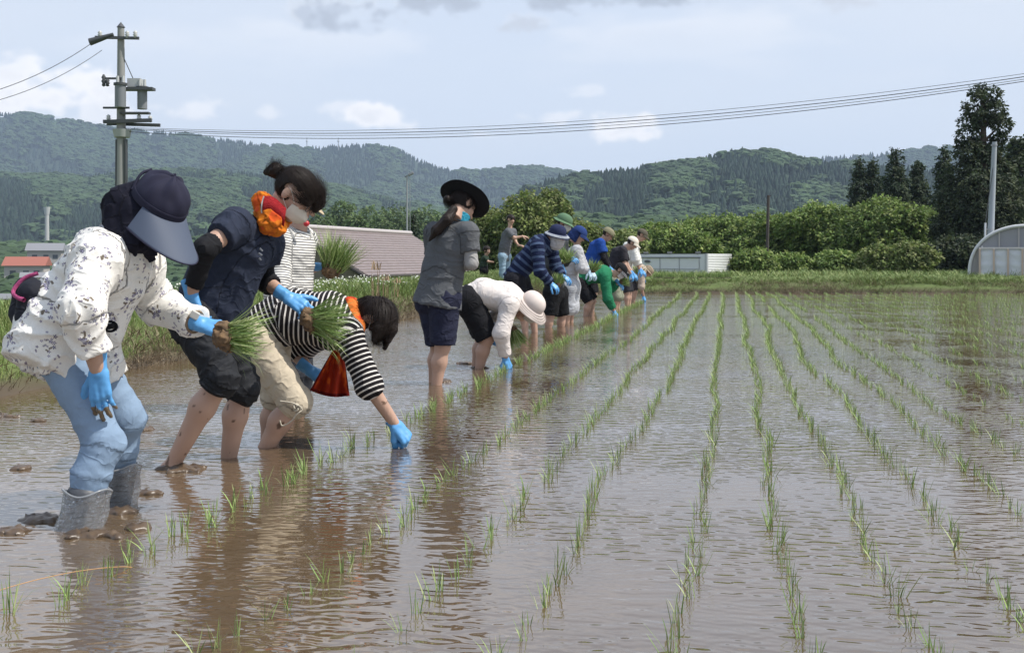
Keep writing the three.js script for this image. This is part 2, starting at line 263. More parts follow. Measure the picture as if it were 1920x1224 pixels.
{ // grass on the banks
  const r = rngOf(77), o = new THREE.Object3D(), tuft = bladeTuft(22, 0.11, 0.11, 0.24, 300, 0.9, 0.0042, GRASS), set = [];
  const drop = (x, y, z, s, far = 1) => { o.position.set(x, y - 0.02, z); o.rotation.set((r() - 0.5) * 0.5, r() * 6.28, (r() - 0.5) * 0.5); o.scale.set(s * far, s, s * far); o.updateMatrix(); set.push(o.matrix.clone()); };
  const h = (t) => curve(bankProfile.map(([a, b]) => [a, b]), t);
  for (let i = 0; i < 15000; i++) { const d = 5.5 + 29.5 * Math.pow(r(), 1.15), t = 0.14 + 3.2 * Math.pow(r(), 1.35), w = 0.5 * (fbm(edgeX(d) * 0.7 + 3, -d * 0.7, 4, 3) - 0.5), p = V(edgeX(d), 0, -d).add(leftOut.clone().multiplyScalar(t + w)), k = fbm(p.x * 1.1, p.z * 1.1, 2, 3); if (t < 0.34 && r() < 0.62) continue; drop(p.x, h(t), p.z, lerp(0.4, 1.0, k) * lerp(0.6, 1.1, r()) * (t < 0.5 ? 0.8 : 1), d > 16 ? 1.7 : 1.3); }
  for (let i = 0; i < 15000; i++) { const x = lerp(edgeX(FAR) - 1, 22, r()), t = 0.12 + 3.4 * Math.pow(r(), 1.5), k = fbm(x * 0.9, t, 6, 3); if (t < 0.3 && r() < 0.45) continue; const lz = -FAR - 0.05 * Math.sin(x * 0.4) + (x > 8 ? (x - 8) * 0.03 : 0); drop(x, 0.33 * sstep(0, 0.75, t), lz - t - 0.5 * (fbm(x * 0.7 + 9, lz * 0.7, 4, 3) - 0.5), lerp(0.3, 0.62, k) * lerp(0.6, 1.2, r()) * (x > 9 && t > 1 ? 1.25 : 1), 2.4); }
  for (let i = 0; i < 5000; i++) { const x = lerp(-14, 26, r()), d = FAR + 3 + 9 * r(); drop(x, landY(x, -d), -d, lerp(0.5, 1.0, r()), 2.2); }
  stuff('bank_grass', tuft, bladeMat, set, null, 'green grass growing thickly along the paddy banks', 'grass');
  // dry stalks and litter at the muddy foot of the bank
  const dry = bladeTuft(9, 0.10, 0.10, 0.13, 340, 1.9, 0.0035, [[0.17, 0.125, 0.07], [0.13, 0.09, 0.05], [0.22, 0.17, 0.10], [0.09, 0.065, 0.04]]), ms = [];
  for (let i = 0; i < 4600; i++) { const far = r() < 0.45, d = far ? 0 : 5.5 + 28 * Math.pow(r(), 1.2), t = 0.02 + 0.36 * r(), p = far ? V(lerp(edgeX(FAR), 22, r()), 0, -FAR - t) : V(edgeX(d), 0, -d).add(leftOut.clone().multiplyScalar(t)); if (far && p.x > 8) p.z += (p.x - 8) * 0.03; o.position.set(p.x, h(t) - 0.02, p.z); o.rotation.set((r() - 0.5) * 1.4, r() * 6.28, (r() - 0.5) * 1.4); const s = lerp(0.6, 1.3, r()); o.scale.set(s, s * 0.8, s); o.updateMatrix(); ms.push(o.matrix.clone()); }
  stuff('dry_litter', dry, bladeMat, ms, null, 'brown dead grass along the muddy foot of the bank', 'litter');
  // white clover heads on the left bank near the roof
  const head = new THREE.IcosahedronGeometry(0.013, 1); const fl = [];
  for (let i = 0; i < 420; i++) { const d = 14 + 9 * r(), t = 0.7 + 1.7 * r(), p = V(edgeX(d), 0, -d).add(leftOut.clone().multiplyScalar(t)); o.position.set(p.x, h(t) + 0.10 + 0.12 * r(), p.z); o.rotation.set(0, r() * 6, 0); const s = lerp(0.6, 1.2, r()); o.scale.set(s, s, s); o.updateMatrix(); fl.push(o.matrix.clone()); }
  stuff('clover_heads', head, mat([0.72, 0.72, 0.62], 0.8), fl, null, 'small white flower heads scattered through the bank grass', 'flowers');
}
{ // rice rows: wavering lines of small tufts standing in the water
  const r = rngOf(99), spots = [], offs = [-0.08, 0.6, 0.99, 1.29, 1.66, 2.0, 2.3]; for (let k = 1; k < 60; k++) offs.push(2.3 + 0.3 * k);
  offs.forEach((off, k) => {
    for (let d = 1.9 + r() * 0.2; d < FAR - 0.4; d += k ? lerp(0.09, 0.16, r()) : lerp(0.05, 0.11, r())) {
      if (k === 0 && d > 26.2) break;
      const gap = fbm(d * 0.35, k * 3.7, 4, 2); if ((k && gap < 0.22) || r() < (k > 9 ? 0.34 : 0.04)) continue;
      const w = (fbm(d * 0.18, k * 0.30 + 9, 1, 3) - 0.5) * 0.30 + (noise(d * 0.8, k * 5.1, 2) - 0.5) * 0.07, x = -1.807 + off + 0.18 * d + w * (k ? 1 : 0.5) + (r() - 0.5) * 0.045 + (k === 0 ? (r() - 0.5) * 0.10 : 0);
      if (Math.abs(x / d) > 0.52) continue;
      spots.push([x, -d, lerp(0.62, 1.02, r()) * (k > 8 ? 0.9 : k ? 1 : 1.1), d, r(), k]);
    }
  });
  spots.sort((a, b) => a[3] - b[3]);
  const inView = (s) => Math.abs(s[0] / s[3]) < 960 / F + 0.01 && HORIZON + EYE * F / s[3] < 1290;
  const shown = spots.filter(inView), kinds = []; for (let i = 0; i < 9; i++) kinds.push(bladeTuft(7 + (i % 4), 0.017, 0.017, [0.12, 0.10, 0.135, 0.11, 0.09][i % 5], 400 + i, i % 3 === 2 ? 1.1 : 0.65, 0.0022, RICE, 4));
  kinds.forEach((g) => g.translate(0, -0.02, 0));
  const near = new Set(shown.slice(0, 300));
  for (const s of near) { const m = put('rice_seedling', kinds[Math.floor(s[4] * 9)], bladeMat); m.position.set(s[0], 0, s[1]); m.rotation.y = s[4] * 57; m.scale.setScalar(s[2]); tag(m, 'young green rice seedling tuft planted in the flooded rows nearest the camera', 'rice seedling', 'rice seedlings in the nearest rows'); }
  const o = new THREE.Object3D(), set = [];
  for (const s of shown) if (!near.has(s)) { o.position.set(s[0], 0, s[1]); o.rotation.set(0, s[4] * 57, 0); const q = s[2] * (s[3] > 12 ? 1.1 : 1); o.scale.set(q * (s[3] > 10 ? 1.12 : 1), q * (s[5] > 9 ? 0.85 : 1), q * (s[3] > 10 ? 1.12 : 1)); o.updateMatrix(); set.push(o.matrix.clone()); }
  stuff('rice_rows', kinds[3], bladeMat, set, null, 'rows of young rice receding across the flooded paddy', 'rice');
}
// ------------------------------------------------------------------ trees and shrubs: limbs and leaf-sized faces
const barkMat = mat([0.075, 0.055, 0.042], 0.95), leafMat = phys(0xffffff, 0.9, { vertexColors: true, side: THREE.DoubleSide, transmission: 0.35, thickness: 0, specularIntensity: 0.5 });
function leafCloud(lobes, n, size, seed, tones, { droop = 0.2, shell = 0.6, long = 1.5, clump = 7 } = {}) {
  const r = rngOf(seed), pos = new Float32Array(n * 12), col = new Float32Array(n * 12), idx = [], vol = lobes.map((l) => Math.pow(l[3] * l[4] * l[5], 0.75)), sum = vol.reduce((a, b) => a + b);
  const g = () => (r() + r() + r() - 1.5) * 1.1, a = V(0, 0, 0), b = V(0, 0, 0), c = V(0, 0, 0), out = V(0, 0, 0);
  let left = 0, cx = 0, cy = 0, cz = 0, tone = tones[0], L = 1, lobe = lobes[0];
  for (let i = 0; i < n; i++) {
    if (left-- <= 0) {                                          // a new twig carries a few leaves of one tone
      let q = r() * sum, k = 0; while ((q -= vol[k]) > 0 && k < lobes.length - 1) k++;
      lobe = lobes[k]; out.set(g(), g(), g()).normalize();
      const m = shell > r() ? lerp(0.82, 1.06, r()) : Math.cbrt(r());
      const bump = 0.78 + 0.45 * noise(out.x * 3 + k * 7, out.y * 3, out.z * 3 + seed);
      cx = lobe[0] + out.x * lobe[3] * m * bump; cy = lobe[1] + out.y * lobe[4] * m * bump; cz = lobe[2] + out.z * lobe[5] * m * bump;
      left = Math.floor(clump * (0.5 + r())); tone = tones[Math.floor(r() * tones.length)]; L = lerp(0.75, 1.3, r());
    }
    const s = size * lerp(0.6, 1.25, r()), w = size * 2.0;
    a.set(g() + out.x * 0.7, g() - droop + out.y * 0.3, g() + out.z * 0.7).normalize(); c.set(g() + out.x * 0.5, g() + 0.9, g() + out.z * 0.5).normalize(); b.crossVectors(a, c).normalize().multiplyScalar(s * 0.5); a.multiplyScalar(s * long);
    const x = cx + g() * w * 0.6, y = cy + g() * w * 0.5, z = cz + g() * w * 0.6, o = i * 12, l = L * lerp(0.85, 1.15, r());
    pos.set([x, y, z, x + a.x * 0.5 + b.x, y + a.y * 0.5 + b.y, z + a.z * 0.5 + b.z, x + a.x * 0.5 - b.x, y + a.y * 0.5 - b.y, z + a.z * 0.5 - b.z, x + a.x, y + a.y - s * 0.15, z + a.z], o);
    for (let k = 0; k < 4; k++) { col[o + k * 3] = tone[0] * l; col[o + k * 3 + 1] = tone[1] * l; col[o + k * 3 + 2] = tone[2] * l; }
    idx.push(i * 4, i * 4 + 1, i * 4 + 2, i * 4 + 1, i * 4 + 3, i * 4 + 2);
  }
  return geomOf(pos, idx, { color: col });
}
const GREEN = [[0.15, 0.225, 0.052], [0.20, 0.275, 0.068], [0.11, 0.175, 0.042], [0.25, 0.30, 0.09]];
const YELLOWGREEN = [[0.15, 0.20, 0.048], [0.20, 0.24, 0.07], [0.11, 0.16, 0.04], [0.24, 0.26, 0.10]];
const CEDAR = [[0.036, 0.060, 0.028], [0.050, 0.075, 0.034], [0.028, 0.048, 0.024], [0.062, 0.082, 0.036]];
const OLD = [[0.040, 0.060, 0.026], [0.055, 0.075, 0.032], [0.075, 0.09, 0.038], [0.030, 0.046, 0.021]];
function limbs(base, lobes, r0, seed) {                         // trunk to the middle lobe and a limb to each lobe
  const parts = [], r = rngOf(seed), fork = base.clone().lerp(V(lobes[0][0], lobes[0][1], lobes[0][2]), 0.45);
  parts.push(bar(base, fork, r0, r0 * 0.75));
  for (const l of lobes) { const e = V(l[0], l[1], l[2]), m = fork.clone().lerp(e, 0.5).add(V((r() - 0.5) * 0.4, 0.2 * r(), (r() - 0.5) * 0.4)); parts.push(bar(fork, m, r0 * 0.55, r0 * 0.35, 6), bar(m, e.clone().add(V(0, l[4] * 0.5, 0)), r0 * 0.35, r0 * 0.08, 6)); }
  return mergeGeometries(parts);
}
function broadTree(name, label, category, px, d, top, width, opts = {}) {      // px of the axis, row of the top and width in photo pixels at depth d
  const { seed = 1, n = 7000, size = 0.2, tones = GREEN, group, depth = 0.7, y0 = null, skirt = 0.3 } = opts, base = at(px, HORIZON, d); base.y = y0 ?? landY(base.x, base.z) - 0.1;
  const H = EYE + (HORIZON - top) * d / F - base.y, Wd = width * d / F / 2, r = rngOf(seed), t = thing(name, label, category, base, group), lobes = [[0, H * 0.62, 0, Wd * 0.7, H * 0.36, Wd * depth * 0.8]];
  for (let i = 0; i < 9; i++) { const a = i / 9 * 6.28 + r(), q = 0.5 + 0.22 * r(), y = H * lerp(skirt, 0.74, r()); const k = Math.sqrt(Math.max(0.1, 1 - Math.pow((y / H - 0.35) / 0.65, 2))); lobes.push([Math.cos(a) * Wd * q * k, y, Math.sin(a) * Wd * q * depth * k, Wd * lerp(0.3, 0.45, r()), H * lerp(0.15, 0.24, r()), Wd * depth * lerp(0.3, 0.45, r())]); }
  put('trunk', limbs(V(0, 0, 0), lobes, 0.02 * H + 0.05, seed), barkMat, t);
  put('crown', leafCloud(lobes, n, size, seed + 100, tones, opts), leafMat, t);
  return t;
}
function cedar(name, label, px, d, top, width, bottom, opts = {}) {            // a conifer with whorls of hanging sprays
  const { seed = 1, n = 6000, size = 0.26, group, bare = 0.05, tones = CEDAR, round = 0.9 } = opts, base = at(px, bottom, d); base.y = landY(base.x, base.z) - 0.1;
  const H = EYE + (HORIZON - top) * d / F - base.y, W = width * d / F / 2, r = rngOf(seed), t = thing(name, label, 'tree', base, group), lobes = [];
  const parts = [bar(V(0, 0, 0), V(0, H * 0.97, 0), 0.018 * H + 0.06, 0.02)];
  for (let y = H * (0.98 - bare * 0); y > H * 0.08; y -= H * lerp(0.022, 0.05, r())) {
    const q = 1 - y / H, R = W * Math.pow(q, round) * lerp(0.75, 1.15, r()) + 0.12, m = Math.max(2, Math.round(3 + q * 4)), a0 = r() * 6.28;
    for (let k = 0; k < m; k++) { const a = a0 + k / m * 6.28 + r() * 0.7, l = R * lerp(0.6, 1.05, r()), dn = -l * 0.22; lobes.push([Math.cos(a) * l * 0.62, y + dn * 0.6, Math.sin(a) * l * 0.62, 0.12 + l * 0.30, 0.10 + H * 0.018 + l * 0.12, 0.12 + l * 0.30]); parts.push(bar(V(0, y, 0), V(Math.cos(a) * l, y + dn, Math.sin(a) * l), 0.03 + l * 0.01, 0.01, 4)); }
  }
  put('trunk', mergeGeometries(parts), barkMat, t);
  put('crown', leafCloud(lobes, n, size, seed + 200, tones, { droop: 0.45, shell: 0.5, long: 1.9, clump: 9 }), leafMat, t);
  return t;
}
// the thicket behind the shed: spreading trees in a row, shrubs in front
const thicket = 'spreading broadleaf trees of the thicket on the right';
[[1245, 50, 418, 190, 'spreading green tree nearest the planters, left end of the thicket'], [1345, 54, 404, 200, 'spreading green tree behind the white shed, left of the dark wooden pole'], [1445, 52, 398, 190, 'spreading green tree directly behind the dark wooden pole'], [1548, 50, 380, 220, 'tall spreading tree in the middle of the thicket'], [1655, 48, 372, 220, 'tallest pale green spreading tree left of the big cedar'], [1735, 52, 392, 150, 'narrow pale green tree between thicket and big cedar']]
  .forEach(([px, d, top, w, label], i) => broadTree('thicket_tree', label, 'tree', px, d, top, w, { seed: 31 + i * 7, n: 26000, size: 0.105, tones: i > 3 ? [...GREEN, [0.12, 0.155, 0.045]] : GREEN, group: thicket, skirt: 0.12 }));
[[1415, 40, 468, 100, 'leafy shrub at the right end of the white shed'], [1480, 41, 476, 90, 'low shrub below the dark wooden pole'], [1570, 41, 470, 110, 'shrub with dark gaps in front of the thicket'], [1645, 40, 462, 90, 'bright pale shrub in front of the thicket'], [1705, 39.5, 455, 110, 'rounded yellow green shrub left of the big cedar']]
  .forEach(([px, d, top, w, label], i) => broadTree('shrub', label, 'shrub', px, d, top, w, { seed: 71 + i * 5, n: 10000, size: 0.085, tones: i > 2 ? YELLOWGREEN : GREEN, group: 'shrubs in front of the thicket', skirt: 0.1 }));
// trees behind the planters
[[905, 44, 388, 120, 'bright green tree beside the black hat'], [985, 43, 362, 130, 'bright green tree behind the woman in the grey apron'], [1035, 45, 356, 90, 'upright bright tree top above the navy bucket hat'], [1095, 46, 415, 110, 'low bright tree behind the row of stooping planters'], [1165, 48, 432, 120, 'low green tree behind the blue shirt planter']]
  .forEach(([px, d, top, w, label], i) => broadTree('bright_tree', label, 'tree', px, d, top, w, { seed: 91 + i * 5, n: 15000, size: 0.095, tones: YELLOWGREEN, group: 'bright green trees behind the planters', skirt: 0.15 }));
cedar('young_cedar', 'small dark young conifer behind the end of the brown roof', 775, 76, 405, 46, 470, { seed: 61, n: 5000, size: 0.13 });
// valley trees one can tell apart, beyond the roof
[[640, 170, 372, 70], [690, 185, 388, 90], [735, 190, 384, 100], [800, 180, 388, 90], [600, 160, 392, 70], [668, 140, 402, 60]].forEach(([px, d, top, w], i) => broadTree('valley_tree', ['pale rounded tree right of the ponytail woman', 'broad flat crowned tree above the roof ridge', 'widest pale tree beyond the roof beside the tall lamp pole', 'rounded pale tree left of the black hat', 'tree crown just right of the bowed dark haired head', 'low tree just above the left of the roof'][i], 'tree', px, d, top, w, { seed: 131 + i * 9, n: 7000, size: 0.3, tones: [[0.12, 0.18, 0.06], [0.095, 0.15, 0.048], [0.15, 0.20, 0.07]], group: 'rounded trees in the valley beyond the roof', skirt: 0.25 }));
// cedars by the greenhouse
const cg = 'dark conifers in a row left of the big cedar';
cedar('cedar_tree', 'leftmost thin dark conifer of the row', 1612, 66, 298, 84, 520, { seed: 41, n: 18000, size: 0.085, group: cg, round: 0.85 });
cedar('cedar_tree', 'second thin dark conifer from the left', 1638, 66, 300, 80, 520, { seed: 43, n: 18000, size: 0.085, group: cg, round: 0.85 });
cedar('cedar_tree', 'broad pointed dark conifer, third from the left', 1680, 62, 281, 160, 520, { seed: 45, n: 34000, size: 0.09, group: cg, round: 0.9 });
cedar('cedar_tree', 'pointed dark conifer, fourth from the left', 1722, 63, 304, 110, 520, { seed: 47, n: 24000, size: 0.09, group: cg, round: 0.9 });
cedar('cedar_tree', 'dark conifer touching the left flank of the big cedar', 1772, 60, 278, 96, 520, { seed: 49, n: 18000, size: 0.09, group: cg, round: 0.85 });
{
  const d = 45, base = at(1845, 520, d); base.y = landY(base.x, base.z) - 0.1;
  const t = thing('big_cedar', 'tallest dark cedar with a gappy rounded top beside the greenhouse', 'tree', base), L = (px, py, rx, ry, dz = 0) => { const p = at(px, py, d); return [p.x - base.x, p.y - base.y, dz, rx * d / F, ry * d / F, rx * d / F * 0.9]; };
  const lobes = [L(1838, 172, 18, 15), L(1858, 178, 18, 17), L(1828, 200, 22, 20, 0.2), L(1864, 208, 22, 20), L(1845, 222, 22, 16), L(1820, 228, 20, 16), L(1872, 236, 18, 24, 0.2), L(1815, 255, 22, 18), L(1850, 268, 22, 12, -0.3), L(1875, 262, 14, 16), L(1822, 283, 30, 18), L(1862, 290, 26, 16), L(1845, 312, 40, 22), L(1812, 330, 34, 28), L(1870, 330, 34, 26), L(1840, 352, 50, 30, 0.5), L(1800, 380, 40, 34), L(1880, 375, 48, 36), L(1845, 400, 56, 36, 0.6), L(1795, 425, 48, 36), L(1890, 420, 46, 40), L(1850, 450, 66, 38, 0.7), L(1800, 470, 58, 36, 0.4), L(1772, 488, 44, 28, 0.4), L(1900, 470, 48, 40), L(1850, 495, 84, 26, 0.7), L(1790, 502, 44, 20, 0.6)];
  put('trunk', mergeGeometries([bar(V(0, 0, 0), V(0, 6.9, 0), 0.34, 0.05), ...lobes.map((l) => bar(V(0, Math.max(0.5, l[1] - 0.6), 0), V(l[0], l[1], l[2]), 0.07, 0.02, 5))]), barkMat, t);
  put('crown', leafCloud(lobes, 60000, 0.08, 311, OLD, { droop: 0.35, shell: 0.55, long: 1.8, clump: 9 }), leafMat, t);
}
cedar('old_cedar', 'dark cedar at the right edge behind the big one', 1912, 58, 258, 100, 520, { seed: 57, n: 20000, size: 0.14, tones: OLD, round: 0.45 });
broadTree('dark_thicket', 'dark leafy mass of brush below the big cedar', 'shrub', 1800, 42, 442, 150, { seed: 211, n: 9000, size: 0.12, tones: OLD, skirt: 0.08 });
broadTree('dark_thicket', 'green lit brush behind the greenhouse', 'shrub', 1915, 50, 330, 110, { seed: 215, n: 9000, size: 0.15, tones: [...OLD, [0.07, 0.10, 0.03]], skirt: 0.1 });
// ------------------------------------------------------------------ buildings, poles and wires
const concrete = mat(dataTexColor(0.25, 0.248, 0.235), 0.9), steel = mat([0.30, 0.31, 0.32], 0.5, { metalness: 0.4 }), darkSteel = mat([0.055, 0.058, 0.062], 0.6), porcelain = mat([0.45, 0.45, 0.43], 0.35);
function dataTexColor(r, g, b) { return new THREE.Color().setRGB(r, g, b); }
const speckle = (r, g, b, amt, seed, rep) => dataTex(256, 256, (u, v) => { const k = 1 - amt / 2 + amt * fbm(u * 24, v * 24, seed, 4); return [r * k, g * k, b * k]; }, { srgb: true, repeat: rep ?? [1, 1] });
{ // low building with a brown lapped roof beyond the bank
  const d = 50, o = V(-8.96, -2.4, -50), t = thing('farm_building', 'low building with a long brown metal roof beyond the grassy bank', 'building', o);
  const dir = V(0.26, 0, -0.966), side = V(0.966, 0, 0.26), L = 13.6, HW = 3.35, ridge = 4.63, eave = 2.78;
  const P = (s, w, y) => dir.clone().multiplyScalar(s).add(side.clone().multiplyScalar(w)).setY(y);
  const wallTex = dataTex(256, 256, (u, v) => { const b = Math.abs((u * 12) % 1 - 0.5) > 0.46 ? 0.82 : 1, k = b * (0.85 + 0.3 * fbm(u * 8, v * 30, 2, 3)); return [0.47 * k, 0.44 * k, 0.41 * k]; }, { srgb: true });
  const wall = (pts, uvs) => geomOf(pts.flatMap((p) => p.toArray()), pts.length === 5 ? [0, 1, 2, 0, 2, 4, 2, 3, 4] : [0, 1, 2, 0, 2, 3], { uv: uvs });
  const wm = mat(0xffffff, 0.9, { map: wallTex, side: THREE.DoubleSide });
  put('gable_wall', wall([P(0.3, -HW + 0.45, 0), P(0.3, HW - 0.45, 0), P(0.3, HW - 0.45, eave), P(0.3, 0, ridge - 0.2), P(0.3, -HW + 0.45, eave)], [0, 0, 2, 0, 2, 1, 1, 1.6, 0, 1]), wm, t);
  put('side_wall', wall([P(0.3, HW - 0.45, 0), P(L - 0.3, HW - 0.45, 0), P(L - 0.3, HW - 0.45, eave), P(0.3, HW - 0.45, eave)], [0, 0, 5, 0, 5, 1, 0, 1]), wm, t);
  put('back_wall', wall([P(0.3, -HW + 0.45, 0), P(L - 0.3, -HW + 0.45, 0), P(L - 0.3, -HW + 0.45, eave), P(0.3, -HW + 0.45, eave)], [0, 0, 5, 0, 5, 1, 0, 1]), wm, t);
  put('end_wall', wall([P(L - 0.3, HW - 0.45, 0), P(L - 0.3, -HW + 0.45, 0), P(L - 0.3, -HW + 0.45, eave), P(L - 0.3, 0, ridge - 0.2), P(L - 0.3, HW - 0.45, eave)], [0, 0, 2, 0, 2, 1, 1, 1.6, 0, 1]), wm, t);
  // roof slopes of overlapping sheets, each course lifted at its lower edge
  const roofTex = dataTex(256, 64, (u, v) => { const k = 0.86 + 0.28 * fbm(u * 20, v * 8, 5, 4); return [0.49 * k, 0.44 * k, 0.43 * k]; }, { srgb: true });
  const rm = mat(0xffffff, 0.55, { map: roofTex, side: THREE.DoubleSide });
  for (const s of [1, -1]) {
    const n = 17, rf = new THREE.Group(); rf.name = 'roof_slope'; t.add(rf);
    for (let i = 0; i < n; i++) {
      const w0 = HW * i / n, w1 = HW * (i + 1.08) / n, y = (w) => ridge + (eave - 0.12 - ridge) * w / HW, lift = 0.05;
      const a = P(-0.45, s * w0, y(w0) + 0.01), b = P(L + 0.3, s * w0, y(w0) + 0.01), c = P(L + 0.3, s * w1, y(w1) + lift), e = P(-0.45, s * w1, y(w1) + lift), f = P(-0.45, s * w1, y(w1) - 0.012), g = P(L + 0.3, s * w1, y(w1) - 0.012);
      put('roof_sheet', geomOf([a, b, c, e, e, c, g, f].flatMap((p) => p.toArray()), [0, 1, 2, 0, 2, 3, 4, 5, 6, 4, 6, 7], { uv: [0, i * 0.31, 4, i * 0.31, 4, i * 0.31 + 0.2, 0, i * 0.31 + 0.2, 0, 0, 4, 0, 4, 0.1, 0, 0.1] }), rm, rf);
    }
  }
  put('ridge_cap', bar(P(-0.5, 0, ridge + 0.07), P(L + 0.35, 0, ridge + 0.07), 0.11, 0.11, 6), mat([0.42, 0.38, 0.37], 0.6), t);
  const tr = mat([0.05, 0.042, 0.04], 0.8);
  for (const s of [1, -1]) { put('bargeboard', (() => { const g = bar(P(-0.42, 0, ridge - 0.1), P(-0.42, s * HW, eave - 0.22), 0.11, 0.11, 4); return g; })(), tr, t); put('gutter', bar(P(-0.4, s * (HW + 0.05), eave - 0.16), P(L + 0.3, s * (HW + 0.05), eave - 0.16), 0.07, 0.07, 6), tr, t); }
  const wf = P(5.5, HW - 0.43, 1.75); const win = put('window', new THREE.BoxGeometry(1.9, 1.0, 0.06).applyQuaternion(new THREE.Quaternion().setFromUnitVectors(V(1, 0, 0), dir)).translate(wf.x, wf.y, wf.z), mat([0.04, 0.05, 0.06], 0.2), t);
}
{ // white shed on the far side of the bank
  const d = 38, A = at(1170, 515, 40.5), B = at(1326, 515, 38), Cc = at(1372, 515, 40.2), y0 = landY(B.x, B.z) - 0.05, t = thing('white_shed', 'long white metal shed with shutters standing behind the far bank', 'shed', [B.x, y0, B.z]);
  const top = EYE + (HORIZON - 476) * d / F - y0, topC = EYE + (HORIZON - 480) * 40.2 / F - y0;
  const rel = (p, y) => V(p.x - B.x, y, p.z - B.z), white = mat([0.62, 0.63, 0.63], 0.6), side = rel(Cc, 0), front = rel(A, 0), back = side.clone().add(front);
  const quad = (a, b, h0, h1) => { const s = b.clone().sub(a); return geomOf([a.x, h0, a.z, b.x, h0, b.z, b.x, h1, b.z, a.x, h1, a.z], [0, 1, 2, 0, 2, 3]); };
  const O = V(0, 0, 0), m2 = mat([0.62, 0.63, 0.63], 0.6, { side: THREE.DoubleSide });
  put('front_wall', quad(front, O, 0, top), m2, t); put('back_wall', quad(side, back, 0, top - 0.08), m2, t); put('far_end_wall', quad(back, front, 0, top - 0.02), m2, t);
  // corrugated end: ribs as real steps
  for (let i = 0; i < 14; i++) { const y = top * i / 14, h = top / 14; const n = V(side.z, 0, -side.x).normalize().multiplyScalar(-1); const e = side.clone(); const g = geomOf([0, y, 0, e.x, y, e.z, e.x + n.x * 0.03, y + h * 0.5, e.z + n.z * 0.03, n.x * 0.03, y + h * 0.5, n.z * 0.03, e.x, y + h, e.z, 0, y + h, 0], [0, 1, 2, 0, 2, 3, 3, 2, 4, 3, 4, 5]); put('siding_rib', g, mat([0.70, 0.70, 0.68], 0.55, { side: THREE.DoubleSide }), t); }
  put('roof', geomOf([front.x, top + 0.03, front.z, 0, top + 0.03, 0, side.x, top - 0.05, side.z, back.x, top - 0.05, back.z], [0, 1, 2, 0, 2, 3]), mat([0.5, 0.5, 0.5], 0.6, { side: THREE.DoubleSide }), t);
  const fd = front.clone().normalize(), nn = V(-fd.z, 0, fd.x); if (nn.z < 0) nn.multiplyScalar(-1);
  const along = (s, y, o) => fd.clone().multiplyScalar(s).add(nn.clone().multiplyScalar(o)).setY(y), len = front.length();
  const dk = mat([0.16, 0.165, 0.17], 0.6), gy = mat([0.40, 0.41, 0.42], 0.6);
  put('shutter_rail', bar(along(0.25, top - 0.11, 0.025), along(len - 0.3, top - 0.11, 0.025), 0.02, 0.02, 4), dk, t);
  put('corner_post', bar(along(0.02, 0, 0.0), along(0.02, top + 0.01, 0), 0.06, 0.06, 6), gy, t);
  for (const s of [0.3, 1.1, 1.9, 2.7]) if (s < len) put('shutter_seam', bar(along(s, 0.02, 0.012), along(s, top - 0.13, 0.012), 0.012, 0.012, 4), gy, t);
  put('shutter_seam', bar(along(0.3, top * 0.35, 0.012), along(len - 0.3, top * 0.35, 0.012), 0.010, 0.010, 4), gy, t);
  put('oval_sign', new THREE.CylinderGeometry(0.12, 0.12, 0.02, 20).rotateX(Math.PI / 2).scale(1, 0.36, 1).rotateY(Math.atan2(nn.x, nn.z)).translate(...along(len * 0.7, top - 0.24, 0.03).toArray()), mat([0.10, 0.10, 0.11], 0.6), t);
  for (const s of [0.35, 1.5, 2.5]) put('roof_bracket', new THREE.BoxGeometry(0.16, 0.06, 0.06).translate(...along(s, top + 0.05, 0).toArray()), dk, t);
}
